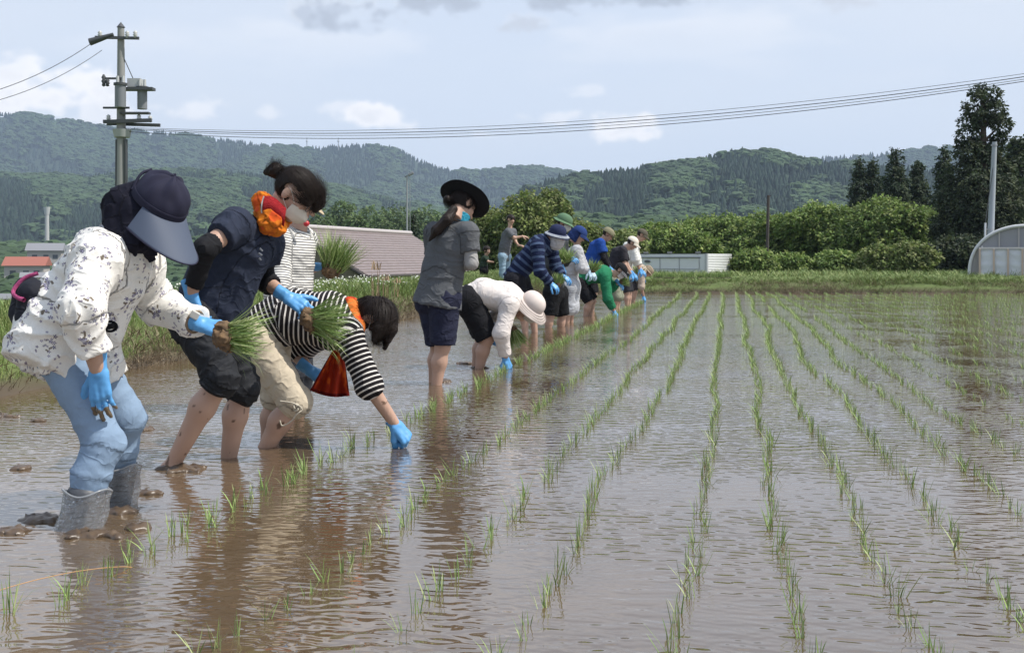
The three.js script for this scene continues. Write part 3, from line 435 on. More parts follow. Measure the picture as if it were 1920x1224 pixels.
{ // plastic greenhouse at the right edge
  const d = 37, L = at(1818, 524, d), R = at(2010, 524, d), y0 = landY(L.x, L.z) - 0.04, t = thing('greenhouse', 'arched plastic greenhouse tunnel at the right edge of the field', 'greenhouse', [L.x, y0, L.z]);
  const W = R.x - L.x, H = EYE + (HORIZON - 424) * d / F - y0, LEN = 16, arch = (s) => { const a = Math.PI * s; return [W / 2 - W / 2 * Math.cos(a) * (1 - 0.05 * Math.sin(a)), H * Math.pow(Math.sin(a), 0.72)]; };
  const film = phys([0.74, 0.75, 0.77], 0.55, { transmission: 0.45, thickness: 0, side: THREE.DoubleSide }), hoopMat = mat([0.5, 0.51, 0.52], 0.4, { metalness: 0.5 }), wood = mat([0.52, 0.40, 0.32], 0.8);
  const pos = [], idx = [], N = 22; for (let j = 0; j < 9; j++) for (let i = 0; i <= N; i++) { const [x, y] = arch(i / N); pos.push(x, y, -j * LEN / 8); if (i && j) { const a = (j - 1) * (N + 1) + i - 1; idx.push(a, a + 1, a + N + 1, a + 1, a + N + 2, a + N + 1); } }
  put('film_cover', geomOf(pos, idx), film, t);
  const hoop = (z, r) => { const pts = []; for (let i = 0; i <= 24; i++) { const [x, y] = arch(i / 24); pts.push(V(x, y, z)); } return new THREE.TubeGeometry(new THREE.CatmullRomCurve3(pts), 40, r, 6); };
  for (let j = 0; j < 9; j++) put('hoop', hoop(0.04 - j * LEN / 8, j ? 0.03 : 0.055), j ? hoopMat : mat([0.60, 0.60, 0.60], 0.5), t);
  // end wall: lower film sheet on timber studs, upper panels
  const yb = H * 0.555, xs = (y) => { let best = 0; for (let i = 0; i <= 200; i++) { const [x, yy] = arch(i / 400); if (yy <= y) best = x; } return best; };
  const x0 = xs(yb) + 0.12, x1 = W - x0;
  { const p = [], q = [], n = 24, m = 8; for (let i = 0; i <= n; i++) for (let j = 0; j <= m; j++) { const x = lerp(x0, x1, i / n), y = yb * j / m; p.push(x, y, 0.10 + 0.02 * Math.sin(j * 2.2 + 0.6 * Math.sin(i * 1.3)) + 0.018 * (noise(i * 0.9, j * 1.1) - 0.5)); if (i && j) { const a = (i - 1) * (m + 1) + j - 1; q.push(a, a + m + 1, a + 1, a + 1, a + m + 1, a + m + 2); } } put('lower_film', geomOf(p, q), phys([0.70, 0.71, 0.75], 0.5, { transmission: 0.15, thickness: 0, side: THREE.DoubleSide }), t); }
  for (let x = x0; x < x1 + 0.01; x += 0.40) put('stud', boxAt(0.055, yb, 0.04, x, yb / 2, 0.15), wood, t);
  put('stud', boxAt(x1 - x0 + 0.05, 0.05, 0.05, (x0 + x1) / 2, yb + 0.025, 0.13), mat([0.6, 0.56, 0.54], 0.7), t);
  const dark = phys([0.34, 0.34, 0.36], 0.4, { transmission: 0.25, thickness: 0, side: THREE.DoubleSide });
  { const sh = new THREE.Shape(); const pts = []; for (let i = 0; i <= 40; i++) { const [x, y] = arch(i / 40); if (y >= yb) pts.push([x, y]); } sh.moveTo(pts[0][0], yb); pts.forEach(([x, y]) => sh.lineTo(x, y - 0.03)); sh.lineTo(pts[pts.length - 1][0], yb); put('gable_panel', new THREE.ShapeGeometry(sh).translate(0, 0, 0.0), dark, t); }
  for (const x of [x0 + 0.55, x0 + 1.1, x0 + 1.65]) { let y = H; for (let i = 0; i <= 200; i++) { const [xx, yy] = arch(i / 200); if (xx <= x) y = yy; } put('gable_bar', boxAt(0.035, y - yb - 0.05, 0.03, x, (y + yb) / 2, 0.03), mat([0.45, 0.42, 0.40], 0.7), t); }
  { const sh = new THREE.Shape(); sh.moveTo(0.02, 0); for (let i = 0; i <= 40; i++) { const [x, y] = arch(i / 80); if (y <= yb && x < x0 - 0.03) sh.lineTo(x + 0.02, y); } sh.lineTo(x0 - 0.03, yb); sh.lineTo(x0 - 0.03, 0); put('corner_panel', new THREE.ShapeGeometry(sh).translate(0, 0, 0.02), mat([0.30, 0.285, 0.28], 0.7, { side: THREE.DoubleSide }), t); }
  t.rotation.y = -0.40;
  const stake = thing('marker_stake', 'white painted stake at the greenhouse corner', 'stake', at(1842, 524, 36.8).setY(y0)); put('pole', bar(V(0, 0, 0), V(0.01, 0.92, 0), 0.028, 0.028, 8), mat([0.75, 0.72, 0.70], 0.6), stake); put('cap', new THREE.SphereGeometry(0.034, 8, 6).translate(0.01, 0.93, 0), mat([0.6, 0.58, 0.56], 0.6), stake);
}
// left utility pole with arms, insulators and two pole boxes
const LEFTPOLE = at(228, 485, 31); 
{
  const d = 31, o = V(LEFTPOLE.x, -3.2, -d), t = thing('utility_pole', 'concrete utility pole with crossarms and two transformer boxes on the left', 'utility pole', o);
  const Y = (py) => EYE + (HORIZON - py) * d / F - o.y, X = (px) => (px - 228) * d / F, m = (n, g, mm) => put(n, g, mm, t);
  m('shaft', bar(V(0, 0, 0), V(-0.03, Y(52), 0), 0.20, 0.085, 14), concrete);
  m('shaft_cap', new THREE.ConeGeometry(0.11, 0.14, 10).translate(-0.03, Y(46), 0), darkSteel);
  m('crossarm', new THREE.BoxGeometry(X(262) - X(180), 0.07, 0.07).rotateZ(-0.02).translate((X(262) + X(180)) / 2, Y(72), 0.1), darkSteel);
  m('crossarm', new THREE.BoxGeometry(X(285) - X(195), 0.09, 0.09).rotateZ(0.03).translate(X(242), Y(228), 0.16), darkSteel);
  m('crossarm', new THREE.BoxGeometry(X(300) - X(200), 0.08, 0.08).rotateZ(-0.03).translate(X(246), Y(232), -0.16), darkSteel);
  m('crossarm', new THREE.BoxGeometry(X(245) - X(196), 0.05, 0.05).translate(X(220), Y(203), 0.12), darkSteel);
  m('crossarm', new THREE.BoxGeometry(X(232) - X(196), 0.05, 0.05).translate(X(214), Y(148), 0.1), darkSteel);
  for (const [px, py, h] of [[196, 152, 0.32], [203, 156, 0.2], [189, 66, 0.2], [255, 66, 0.2], [205, 222, 0.18], [283, 224, 0.18], [262, 222, 0.18], [240, 66, 0.2]]) m('insulator', new THREE.LatheGeometry([[0.0, 0], [0.05, 0.02], [0.035, 0.06], [0.065, 0.09], [0.035, 0.12], [0.06, 0.15], [0.02, 0.2], [0, 0.2]].map(([x, y]) => new THREE.Vector2(x, y * h / 0.2)), 10).translate(X(px), Y(py) - h / 2, 0.1), py > 140 && py < 160 ? darkSteel : porcelain);
  const can = (px, py, w, h, dz) => { const g = new THREE.CylinderGeometry(w / 2, w / 2, h, 18).translate(X(px), Y(py), dz); const c = m('transformer', g, mat([0.17, 0.18, 0.19], 0.55)); put('lid', new THREE.CylinderGeometry(w / 2 + 0.03, w / 2 + 0.03, 0.06, 18).translate(X(px), Y(py) + h / 2 + 0.03, dz), darkSteel, c); for (const s of [-1, 1]) put('bushing', new THREE.CylinderGeometry(0.035, 0.045, 0.2, 8).translate(X(px) + s * w * 0.25, Y(py) + h / 2 + 0.14, dz), porcelain, c); return c; };
  can(231, 183, 0.28, 0.56, 0.26); can(267, 186, 0.25, 0.52, 0.05);
  m('bracket', boxAt(X(290) - X(222), 0.07, 0.3, X(256), Y(168), 0.1), darkSteel); m('bracket', boxAt(X(282) - X(228), 0.05, 0.2, X(255), Y(213), 0.1), darkSteel);
  m('box_cover', boxAt(0.34, 0.22, 0.3, X(251), Y(155), -0.1), mat([0.4, 0.41, 0.4], 0.6));
  m('cable_collar', new THREE.CylinderGeometry(0.24, 0.2, 0.2, 12).translate(0, Y(250), 0), mat([0.33, 0.34, 0.33], 0.7)); m('conduit', bar(V(0.14, 0, 0.08), V(0.12, Y(262), 0.08), 0.05, 0.05, 8), darkSteel); m('conduit', bar(V(-0.16, 0, 0.06), V(-0.12, Y(262), 0.06), 0.035, 0.035, 8), darkSteel);
  m('brace', bar(V(X(232), Y(110), 0), V(X(250), Y(150), 0), 0.012, 0.012, 5), darkSteel);
  m('strain_fitting', bar(V(X(214), Y(66), 0.1), V(X(170), Y(80), 0.1), 0.05, 0.1, 8), darkSteel);
}
function wire(name, pts, r, label, group) { return tag(put(name, new THREE.TubeGeometry(new THREE.CatmullRomCurve3(pts), 120, r, 5), mat([0.055, 0.06, 0.068], 0.7)), label, 'wire', group); }
function sag(a, b, drop, n = 24) { const p = []; for (let i = 0; i <= n; i++) { const t = i / n, v = a.clone().lerp(b, t); v.y -= drop * 4 * t * (1 - t); p.push(v); } return p; }
{
  const g = 'power lines across the sky', S = (ya, yb, drop, r, label) => wire('power_line', sag(at(228, ya, 31), at(2120, yb, 24), drop, 30), r * 0.8, label, g);
  S(238, 108, 0.58, 0.007, 'topmost thin power line crossing the sky to the left pole'); S(240, 113, 0.62, 0.011, 'thick power line second from the top across the sky'); S(242, 117, 0.65, 0.007, 'third power line from the top across the sky'); S(246, 120, 0.68, 0.010, 'lowest power line crossing the sky to the left pole');
  const h = 'wires leaving the left pole towards the left edge';
  wire('side_wire', sag(at(172, 80, 31), at(-160, 200, 24), 0.3), 0.009, 'upper wire running from the left pole to the left edge', h); wire('side_wire', sag(at(190, 94, 31), at(-160, 212, 24), 0.35), 0.008, 'lower wire running from the left pole to the left edge', h);
}
{ // slim lamp pole beyond the roof
  const d = 70, o = at(763, 470, d); o.y = landY(o.x, o.z) - 0.2; const t = thing('lamp_pole', 'slim grey lamp pole rising beyond the brown roof', 'lamp pole', o), Y = (py) => EYE + (HORIZON - py) * d / F - o.y;
  put('pole', bar(V(0, 0, 0), V(0, Y(328), 0), 0.07, 0.045), steel, t); put('pole', bar(V(0.2, 0, 0), V(0.16, Y(335), 0), 0.02, 0.02, 5), steel, t); put('lamp_head', new RoundedBoxGeometry(0.34, 0.16, 0.2, 2, 0.04).rotateZ(0.5).translate(0.22, Y(326), 0), mat([0.2, 0.21, 0.22], 0.5), t); put('arm', bar(V(-0.12, Y(332), 0), V(0.3, Y(324), 0), 0.03, 0.03, 6), darkSteel, t);
}
{ const d = 46, o = at(957, 470, d); o.y = landY(o.x, o.z) - 0.2; const t = thing('short_pole', 'short pole with a flat lamp head above the bright green trees', 'pole', o), Y = (py) => EYE + (HORIZON - py) * d / F - o.y; put('pole', bar(V(0, 0, 0), V(0, Y(374), 0), 0.08, 0.065), mat([0.42, 0.44, 0.45], 0.7), t); put('cross_piece', boxAt(0.52, 0.06, 0.1, 0.05, Y(375), 0), mat([0.5, 0.51, 0.52], 0.6), t); put('lamp_head', new THREE.CylinderGeometry(0.05, 0.09, 0.12, 8).translate(-0.02, Y(371), 0), darkSteel, t); }
{ const d = 41, o = at(1438, 500, d); o.y = landY(o.x, o.z) - 0.1; const t = thing('wooden_pole', 'dark wooden pole standing in front of the thicket', 'pole', o), Y = (py) => EYE + (HORIZON - py) * d / F - o.y; put('pole', bar(V(0, 0, 0), V(0.06, Y(366), 0), 0.06, 0.05), mat([0.06, 0.05, 0.045], 0.9), t); put('bracket', boxAt(0.14, 0.05, 0.05, 0.08, Y(367), 0), darkSteel, t); }
{ const d = 38.5, o = at(1858, 520, d); o.y = landY(o.x, o.z) - 0.1; const t = thing('concrete_pole', 'pale leaning concrete pole in front of the big cedar', 'utility pole', o), Y = (py) => EYE + (HORIZON - py) * d / F - o.y, X = (px) => (px - 1858) * d / F; put('shaft', bar(V(X(1855), 0, 0), V(X(1866), Y(266), 0), 0.12, 0.075, 12), mat([0.30, 0.33, 0.35], 0.85), t); put('guard_tube', bar(V(X(1843), 0, 0.15), V(X(1845), Y(418), 0.15), 0.035, 0.035, 8), mat([0.5, 0.51, 0.52], 0.6), t); put('stay_wire', bar(V(X(1845), Y(418), 0.15), V(X(1864), Y(300), 0.05), 0.012, 0.012, 5), darkSteel, t); put('band', new THREE.CylinderGeometry(0.115, 0.115, 0.06, 12).translate(X(1858), Y(430), 0), steel, t); put('band', new THREE.CylinderGeometry(0.1, 0.1, 0.05, 12).translate(X(1865), Y(272), 0), steel, t); }
{ // slabs of nursery turf with rice set out on the far bank
  const r = rngOf(3); [[1248, 34.6, 46], [1292, 34.5, 20], [1318, 34.6, 20], [1348, 34.5, 46]].forEach(([px, d, w], i) => {
    const o = at(px, 520, d); o.y = 0.36; const t = thing('seedling_mat', ['longest left slab of rice nursery turf on the far bank', 'small slab of rice turf second from the left', 'small slab of rice turf third from the left', 'right slab of rice nursery turf on the far bank'][i], 'seedling mat', o, 'slabs of nursery turf on the far bank'), W = w * d / F;
    put('soil', new RoundedBoxGeometry(W, 0.06, 0.3, 2, 0.02).translate(0, 0.03, 0), mat([0.05, 0.035, 0.025], 1), t);
    const b = bladeTuft(Math.round(W * 900), W / 2, 0.15, 0.16, 500 + i, 0.25, 0.006); const m = put('shoots', b.translate(0, 0.05, 0), bladeMat, t); m.userData.kind = 'stuff';
  });
}
{ // village roofs down in the valley on the left
  const list = [[30, 600, 120, 50, 'red'], [50, 498, 260, 70, 'red'], [10, 560, 150, 40, 'grey'], [75, 545, 190, 50, 'grey'], [85, 470, 300, 60, 'grey'], [25, 640, 95, 60, 'red'], [122, 382, 985, 28, 'pale'], [60, 520, 210, 40, 'grey']];
  const words = ['red roofed house low in the valley at the left edge', 'large red roofed house just above the waist bag', 'grey roofed house at the far left edge of the valley', 'grey roofed house behind the waist bag', 'pale grey house in the green fields below the hills', 'nearest red roofed house, lowest at the left edge', 'pale building high on the dark wooded slope', 'small grey roofed house between the red roofs'];
  list.forEach(([px, py, d, w, c], i) => {
    const o = at(px, py, d), W = w * d / F, D = W * 0.75, h = W * 0.42; o.y -= h; const t = thing('village_house', words[i], 'house', o, 'houses in the valley');
    const roof = { red: [0.30, 0.10, 0.065], grey: [0.20, 0.20, 0.21], pale: [0.5, 0.42, 0.38] }[c];
    put('wall', boxAt(W, h + W * 0.4, D, 0, (h - W * 0.4) / 2, 0), mat(c === 'pale' ? [0.46, 0.40, 0.36] : [0.40, 0.37, 0.34], 0.9), t);
    const s = new THREE.Shape(); s.moveTo(-D * 0.6, 0); s.lineTo(0, W * 0.24); s.lineTo(D * 0.6, 0); const g = new THREE.ExtrudeGeometry(s, { depth: W * 1.12, bevelEnabled: false }).rotateY(Math.PI / 2).translate(-W * 0.56, h + 0.01, 0);
    put('roof', g, mat(roof, 0.7), t);
    for (const x of [-0.28, 0.05, 0.32]) put('window', boxAt(W * 0.15, h * 0.3, 0.08, x * W, h * 0.55, D / 2 + 0.02), mat([0.05, 0.06, 0.07], 0.3), t);
    t.rotation.y = (i * 1.7 % 1 - 0.5) * 0.8;
  });
}
{ const d = 480, o = at(87, 470, d), t = thing('white_tower', 'slender pale tower standing among the dark trees on the left', 'tower', o.setY(-8)), h = EYE + (HORIZON - 395) * d / F + 8; put('shaft', bar(V(0, 0, 0), V(0, h, 0), 1.1, 0.8), mat([0.42, 0.42, 0.4], 0.8), t); put('head', new THREE.CylinderGeometry(1.3, 0.9, 3, 10).translate(0, h, 0), mat([0.45, 0.46, 0.44], 0.8), t); }
for (const [px, label] of [[575, 'left mast standing on the skyline of the far hill'], [634, 'right mast standing on the skyline of the far hill']]) { const d = 2280, o = at(px, 290, d), t = thing('hill_mast', label, 'mast', o, 'masts on the far ridge'), h = EYE + (HORIZON - 258) * d / F - o.y; put('shaft', bar(V(0, 0, 0), V(0, h, 0), 1.2, 0.7, 5), mat([0.3, 0.3, 0.31], 0.8), t); put('dish', new THREE.SphereGeometry(2.0, 8, 6).translate(0, h * 0.8, 1), mat([0.4, 0.4, 0.4], 0.8), t); }
// ------------------------------------------------------------------ figures: joints with radii, joined by a smooth minimum and meshed
function cap(a, b, ra, rb = ra, o = {}) { const ab = b.clone().sub(a), len = ab.length() || 1e-6; return { ax: a.x, ay: a.y, az: a.z, bx: ab.x, by: ab.y, bz: ab.z, l2: len * len, len, ra, rb, k: 1, wx: 0, wy: 0, wz: 0, cut: 0, cut0: 0, v0: 0, fold: 1, ...o, ...(o.w ? { wx: o.w.x, wy: o.w.y, wz: o.w.z } : {}) }; }
function capDist(p, x, y, z) {
  const px = x - p.ax, py = y - p.ay, pz = z - p.az; let t = (px * p.bx + py * p.by + pz * p.bz) / p.l2, tc = t < 0 ? 0 : t > 1 ? 1 : t, u = tc, over = -1;
  if (p.cut && t > 1) { u = t; over = (t - 1) * p.len; } else if (p.cut0 && t < 0) { u = t; over = -t * p.len; }
  const dx = px - u * p.bx, dy = py - u * p.by, dz = pz - u * p.bz; let d2 = dx * dx + dy * dy + dz * dz;
  if (p.k !== 1) { const c = dx * p.wx + dy * p.wy + dz * p.wz; d2 += c * c * (p.k * p.k - 1); }
  let d = Math.sqrt(d2) - (p.ra + (p.rb - p.ra) * tc); if (over > 0 && over > d) d = over; return d;
}
function field(prims, blend, opt = {}) {
  const n = prims.length, { folds = 0, fa = 26, fl = 6, seed = 0, cuts = [], minus = [], fine = 0 } = opt;
  return (x, y, z) => {
    let d = 1e3, best = 1e3, bi = 0;
    for (let i = 0; i < n; i++) { const e = capDist(prims[i], x, y, z); if (e < best) { best = e; bi = i; } if (e - d > blend) continue; if (d - e > blend) { d = e; continue; } const h = blend - Math.abs(d - e); d = Math.min(d, e) - h * h / (4 * blend); }
    for (const m of minus) { const e = -capDist(m, x, y, z), b = m.soft ?? 0.01; const h = Math.max(b - Math.abs(d - e), 0); d = Math.max(d, e) + h * h / (4 * b); }
    if (folds && d < 0.06 && d > -0.06) {
      const p = prims[bi], s = ((x - p.ax) * p.bx + (y - p.ay) * p.by + (z - p.az) * p.bz) / p.len, il = 1 / p.len, f = s * (fa - fl), w = noise(x * 5 + seed, y * 5, z * 5) * 5;
      const q = noise(x * fl + p.bx * il * f + w * 0.55 + bi * 3.3 + seed, y * fl + p.by * il * f + w, z * fl + p.bz * il * f), q2 = noise(x * 11 + seed * 2, y * 11 + w, z * 11);
      const r = 1 - Math.abs(2 * q - 1);
      d -= folds * p.fold * (r * r * r * 1.25 - 0.35 + (q2 - 0.5) * 0.35);
    }
    if (fine && d < 0.03 && d > -0.03) d -= fine * (noise(x * 60, y * 60, z * 60) - 0.5);
    for (const c of cuts) { const e = c(x, y, z); if (e > d) d = e; }
    return d;
  };
}
function boundsOf(prims, pad) { const lo = V(1e9, 1e9, 1e9), hi = V(-1e9, -1e9, -1e9); for (const p of prims) { const r = Math.max(p.ra, p.rb) / Math.min(1, p.k) + pad; for (const t of [0, 1]) { lo.min(V(p.ax + p.bx * t - r, p.ay + p.by * t - r, p.az + p.bz * t - r)); hi.max(V(p.ax + p.bx * t + r, p.ay + p.by * t + r, p.az + p.bz * t + r)); } } return [lo, hi]; }
function surface(f, lo, hi, cell) {                               // surface nets over a grid, far cells skipped block by block
  const nx = Math.ceil((hi.x - lo.x) / cell) + 3, ny = Math.ceil((hi.y - lo.y) / cell) + 3, nz = Math.ceil((hi.z - lo.z) / cell) + 3, g = new Float32Array(nx * ny * nz).fill(1), B = 4, x0 = lo.x - cell, y0 = lo.y - cell, z0 = lo.z - cell;
  for (let bz = 0; bz < nz; bz += B) for (let by = 0; by < ny; by += B) for (let bx = 0; bx < nx; bx += B) {
    const c = f(x0 + (bx + 1.5) * cell, y0 + (by + 1.5) * cell, z0 + (bz + 1.5) * cell);
    if (Math.abs(c) > cell * B * 1.15 + 0.02) { if (c < 0) for (let k = bz; k < Math.min(nz, bz + B); k++) for (let j = by; j < Math.min(ny, by + B); j++) for (let i = bx; i < Math.min(nx, bx + B); i++) g[(k * ny + j) * nx + i] = -1; continue; }
    for (let k = bz; k < Math.min(nz, bz + B); k++) for (let j = by; j < Math.min(ny, by + B); j++) for (let i = bx; i < Math.min(nx, bx + B); i++) g[(k * ny + j) * nx + i] = f(x0 + i * cell, y0 + j * cell, z0 + k * cell);
  }
  const vid = new Int32Array(nx * ny * nz).fill(-1), pos = [], idx = [], E = [[0, 1], [2, 3], [4, 5], [6, 7], [0, 2], [1, 3], [4, 6], [5, 7], [0, 4], [1, 5], [2, 6], [3, 7]], v = new Float32Array(8);
  for (let k = 0; k < nz - 1; k++) for (let j = 0; j < ny - 1; j++) for (let i = 0; i < nx - 1; i++) {
    const o = (k * ny + j) * nx + i; let m = 0; for (let c = 0; c < 8; c++) { v[c] = g[o + (c & 1) + ((c >> 1) & 1) * nx + (c >> 2) * nx * ny]; if (v[c] < 0) m |= 1 << c; }
    if (m === 0 || m === 255) continue; let sx = 0, sy = 0, sz = 0, n = 0;
    for (const [a, b] of E) { if (((m >> a) & 1) === ((m >> b) & 1)) continue; const t = v[a] / (v[a] - v[b]); sx += (a & 1) + ((b & 1) - (a & 1)) * t; sy += ((a >> 1) & 1) + (((b >> 1) & 1) - ((a >> 1) & 1)) * t; sz += (a >> 2) + ((b >> 2) - (a >> 2)) * t; n++; }
    vid[o] = pos.length / 3; pos.push(x0 + (i + sx / n) * cell, y0 + (j + sy / n) * cell, z0 + (k + sz / n) * cell);
  }
  const st = [1, nx, nx * ny];
  for (let k = 1; k < nz - 1; k++) for (let j = 1; j < ny - 1; j++) for (let i = 1; i < nx - 1; i++) { const o = (k * ny + j) * nx + i, s = g[o] < 0; for (let a = 0; a < 3; a++) { if ((g[o + st[a]] < 0) === s) continue; const b = st[(a + 1) % 3], c = st[(a + 2) % 3], p = vid[o], q = vid[o - b], r = vid[o - b - c], w = vid[o - c]; if (p < 0 || q < 0 || r < 0 || w < 0) continue; if (s) idx.push(p, q, r, p, r, w); else idx.push(p, r, q, p, w, r); } }
  return { pos, idx };
}
function meshOf(prims, blend, cell, opt = {}) {                   // geometry with uv: u round the limb (m), v along it (m)
  const f = field(prims, blend, opt), [lo, hi] = boundsOf(prims, 0.03 + (opt.folds ?? 0)), { pos, idx } = surface(f, lo, hi, cell), n = pos.length / 3, uv = new Float32Array(n * 2), col = opt.color ? new Float32Array(n * 3) : null, ref = opt.ref ?? V(0, 0, 1);
  const frames = prims.map((p) => { const a = V(p.bx, p.by, p.bz).normalize(), e = ref.clone().addScaledVector(a, -ref.dot(a)).normalize(), s = V(0, 0, 0).crossVectors(a, e); return [a, e, s]; });
  for (let i = 0; i < n; i++) {
    const x = pos[i * 3], y = pos[i * 3 + 1], z = pos[i * 3 + 2]; let best = 1e9, bi = 0; for (let k = 0; k < prims.length; k++) { const e = capDist(prims[k], x, y, z); if (e < best) { best = e; bi = k; } }
    const p = prims[bi], [a, e, s] = frames[bi], qx = x - p.ax, qy = y - p.ay, qz = z - p.az, t = (qx * a.x + qy * a.y + qz * a.z);
    uv[i * 2] = Math.atan2(qx * s.x + qy * s.y + qz * s.z, qx * e.x + qy * e.y + qz * e.z) * (p.ra + p.rb) / 2 + bi * 0.37; uv[i * 2 + 1] = p.v0 + t;
    if (col) { const c = opt.color(x, y, z, bi, t); col[i * 3] = c[0]; col[i * 3 + 1] = c[1]; col[i * 3 + 2] = c[2]; }
  }
  const ge = geomOf(pos, idx, { uv }); if (col) ge.setAttribute('color', new THREE.Float32BufferAttribute(col, 3)); return ge;
}
function sheet(fn, nu, nv, thick = 0.003) {                       // a thin curved sheet with two faces and an edge
  const P = [], idx = [], uv = []; const G = []; for (let i = 0; i <= nu; i++) for (let j = 0; j <= nv; j++) G.push(fn(i / nu, j / nv));
  const nrm = G.map((p, q) => { const i = Math.floor(q / (nv + 1)), j = q % (nv + 1), a = G[Math.min(nu, i + 1) * (nv + 1) + j], b = G[Math.max(0, i - 1) * (nv + 1) + j], c = G[i * (nv + 1) + Math.min(nv, j + 1)], d = G[i * (nv + 1) + Math.max(0, j - 1)]; return a.clone().sub(b).cross(c.clone().sub(d)).normalize(); });
  const N = G.length; for (const s of [0.5, -0.5]) G.forEach((p, q) => { P.push(p.x + nrm[q].x * thick * s, p.y + nrm[q].y * thick * s, p.z + nrm[q].z * thick * s); const i = Math.floor(q / (nv + 1)), j = q % (nv + 1); uv.push(i / nu, j / nv); });
  const q4 = (a, b, c, d) => idx.push(a, b, c, a, c, d);
  for (let i = 0; i < nu; i++) for (let j = 0; j < nv; j++) { const a = i * (nv + 1) + j, b = a + nv + 1; q4(a, b, b + 1, a + 1); q4(N + a, N + a + 1, N + b + 1, N + b); }
  for (let i = 0; i < nu; i++) for (const j of [0, nv]) { const a = i * (nv + 1) + j, b = a + nv + 1; j ? q4(a, b, N + b, N + a) : q4(b, a, N + a, N + b); }
  for (let j = 0; j < nv; j++) for (const i of [0, nu]) { const a = i * (nv + 1) + j, b = a + 1; i ? q4(b, a, N + a, N + b) : q4(a, b, N + b, N + a); }
  return geomOf(P, idx, { uv });
}
// a head in its own axes: x to its left ear, y to the crown, z to the face
const headCache = new Map();
function headGeo(cell) {
  if (headCache.has(cell)) return headCache.get(cell);
  const e = (x, y, z) => { // distance to a shaped skull and face
    const el = (cx, cy, cz, rx, ry, rz) => { const a = (x - cx) / rx, b = (y - cy) / ry, c = (z - cz) / rz, q = Math.sqrt(a * a + b * b + c * c); return (q - 1) * Math.min(rx, ry, rz); };
    const sm = (a, b, k) => { const h = Math.max(k - Math.abs(a - b), 0); return Math.min(a, b) - h * h / (4 * k); }, ax = Math.abs(x);
    let d = el(0, 0.03, -0.012, 0.074, 0.086, 0.094); d = sm(d, el(0, -0.045, 0.022, 0.055, 0.066, 0.062), 0.035); d = sm(d, el(0, -0.098, 0.052, 0.026, 0.018, 0.022), 0.02);
    d = sm(d, el(0, 0.028, 0.072, 0.045, 0.012, 0.014), 0.018); { const h = Math.max(0.012 - Math.abs(d + (Math.hypot(ax - 0.031, y - 0.006, z - 0.092) - 0.015)), 0); d = Math.max(d, -(Math.hypot(ax - 0.031, y - 0.006, z - 0.092) - 0.015)) + h * h / 0.048; }
    const nt = clamp((0.014 - y) / 0.048); d = sm(d, Math.hypot(x, y - (0.014 - nt * 0.048), z - (0.083 + nt * 0.022)) - (0.008 + nt * 0.006), 0.010); d = sm(d, Math.hypot(ax - 0.010, y + 0.036, z - 0.092) - 0.009, 0.008);
    d = sm(d, Math.hypot(ax * 0.45, (y + 0.066) * 1.0, z - 0.080) - 0.012, 0.008); d = sm(d, Math.hypot(ax - 0.034, y + 0.022, z - 0.062) - 0.020, 0.025);
    { const q = Math.hypot((ax - 0.078 - (z + 0.02) * -0.15) / 0.009, (y + 0.008) / 0.032, (z + 0.012) / 0.019) - 1; d = sm(d, q * 0.009, 0.008); const dip = Math.hypot((ax - 0.089) / 0.005, (y + 0.004) / 0.016, (z + 0.006) / 0.008) - 1; d = Math.max(d, -dip * 0.007); }
    d = sm(d, Math.hypot(x, z + 0.018 + (y + 0.14) * 0.12) - 0.050 + Math.max(0, y + 0.02) * 2, 0.02); if (y < -0.15) d = Math.max(d, -0.15 - y);
    return d;
  };
  const { pos, idx } = surface(e, V(-0.1, -0.16, -0.12), V(0.1, 0.125, 0.125), cell), g = geomOf(pos, idx, { uv: new Float32Array(pos.length / 3 * 2) }), col = new Float32Array(pos.length);
  for (let i = 0; i < pos.length; i += 3) { const [x, y, z] = [pos[i], pos[i + 1], pos[i + 2]], lip = clamp(1 - Math.hypot(x * 0.5, (y + 0.066) * 1.1, z - 0.088) / 0.012), cheek = clamp(1 - Math.hypot(Math.abs(x) - 0.038, y + 0.03, z - 0.07) / 0.03), m = 0.94 + 0.12 * noise(x * 90, y * 90, z * 90); col[i] = (1 + 0.02 * cheek) * m; col[i + 1] = (1 - 0.35 * lip - 0.09 * cheek) * m; col[i + 2] = (1 - 0.32 * lip - 0.08 * cheek) * m; }
  g.setAttribute('color', new THREE.Float32BufferAttribute(col, 3)); headCache.set(cell, g); return g;
}
function basis(f, u, c) { f = f.clone().normalize(); const r = V(0, 0, 0).crossVectors(u, f).normalize(), up = V(0, 0, 0).crossVectors(f, r); return new THREE.Matrix4().makeBasis(r, up, f).setPosition(c); }
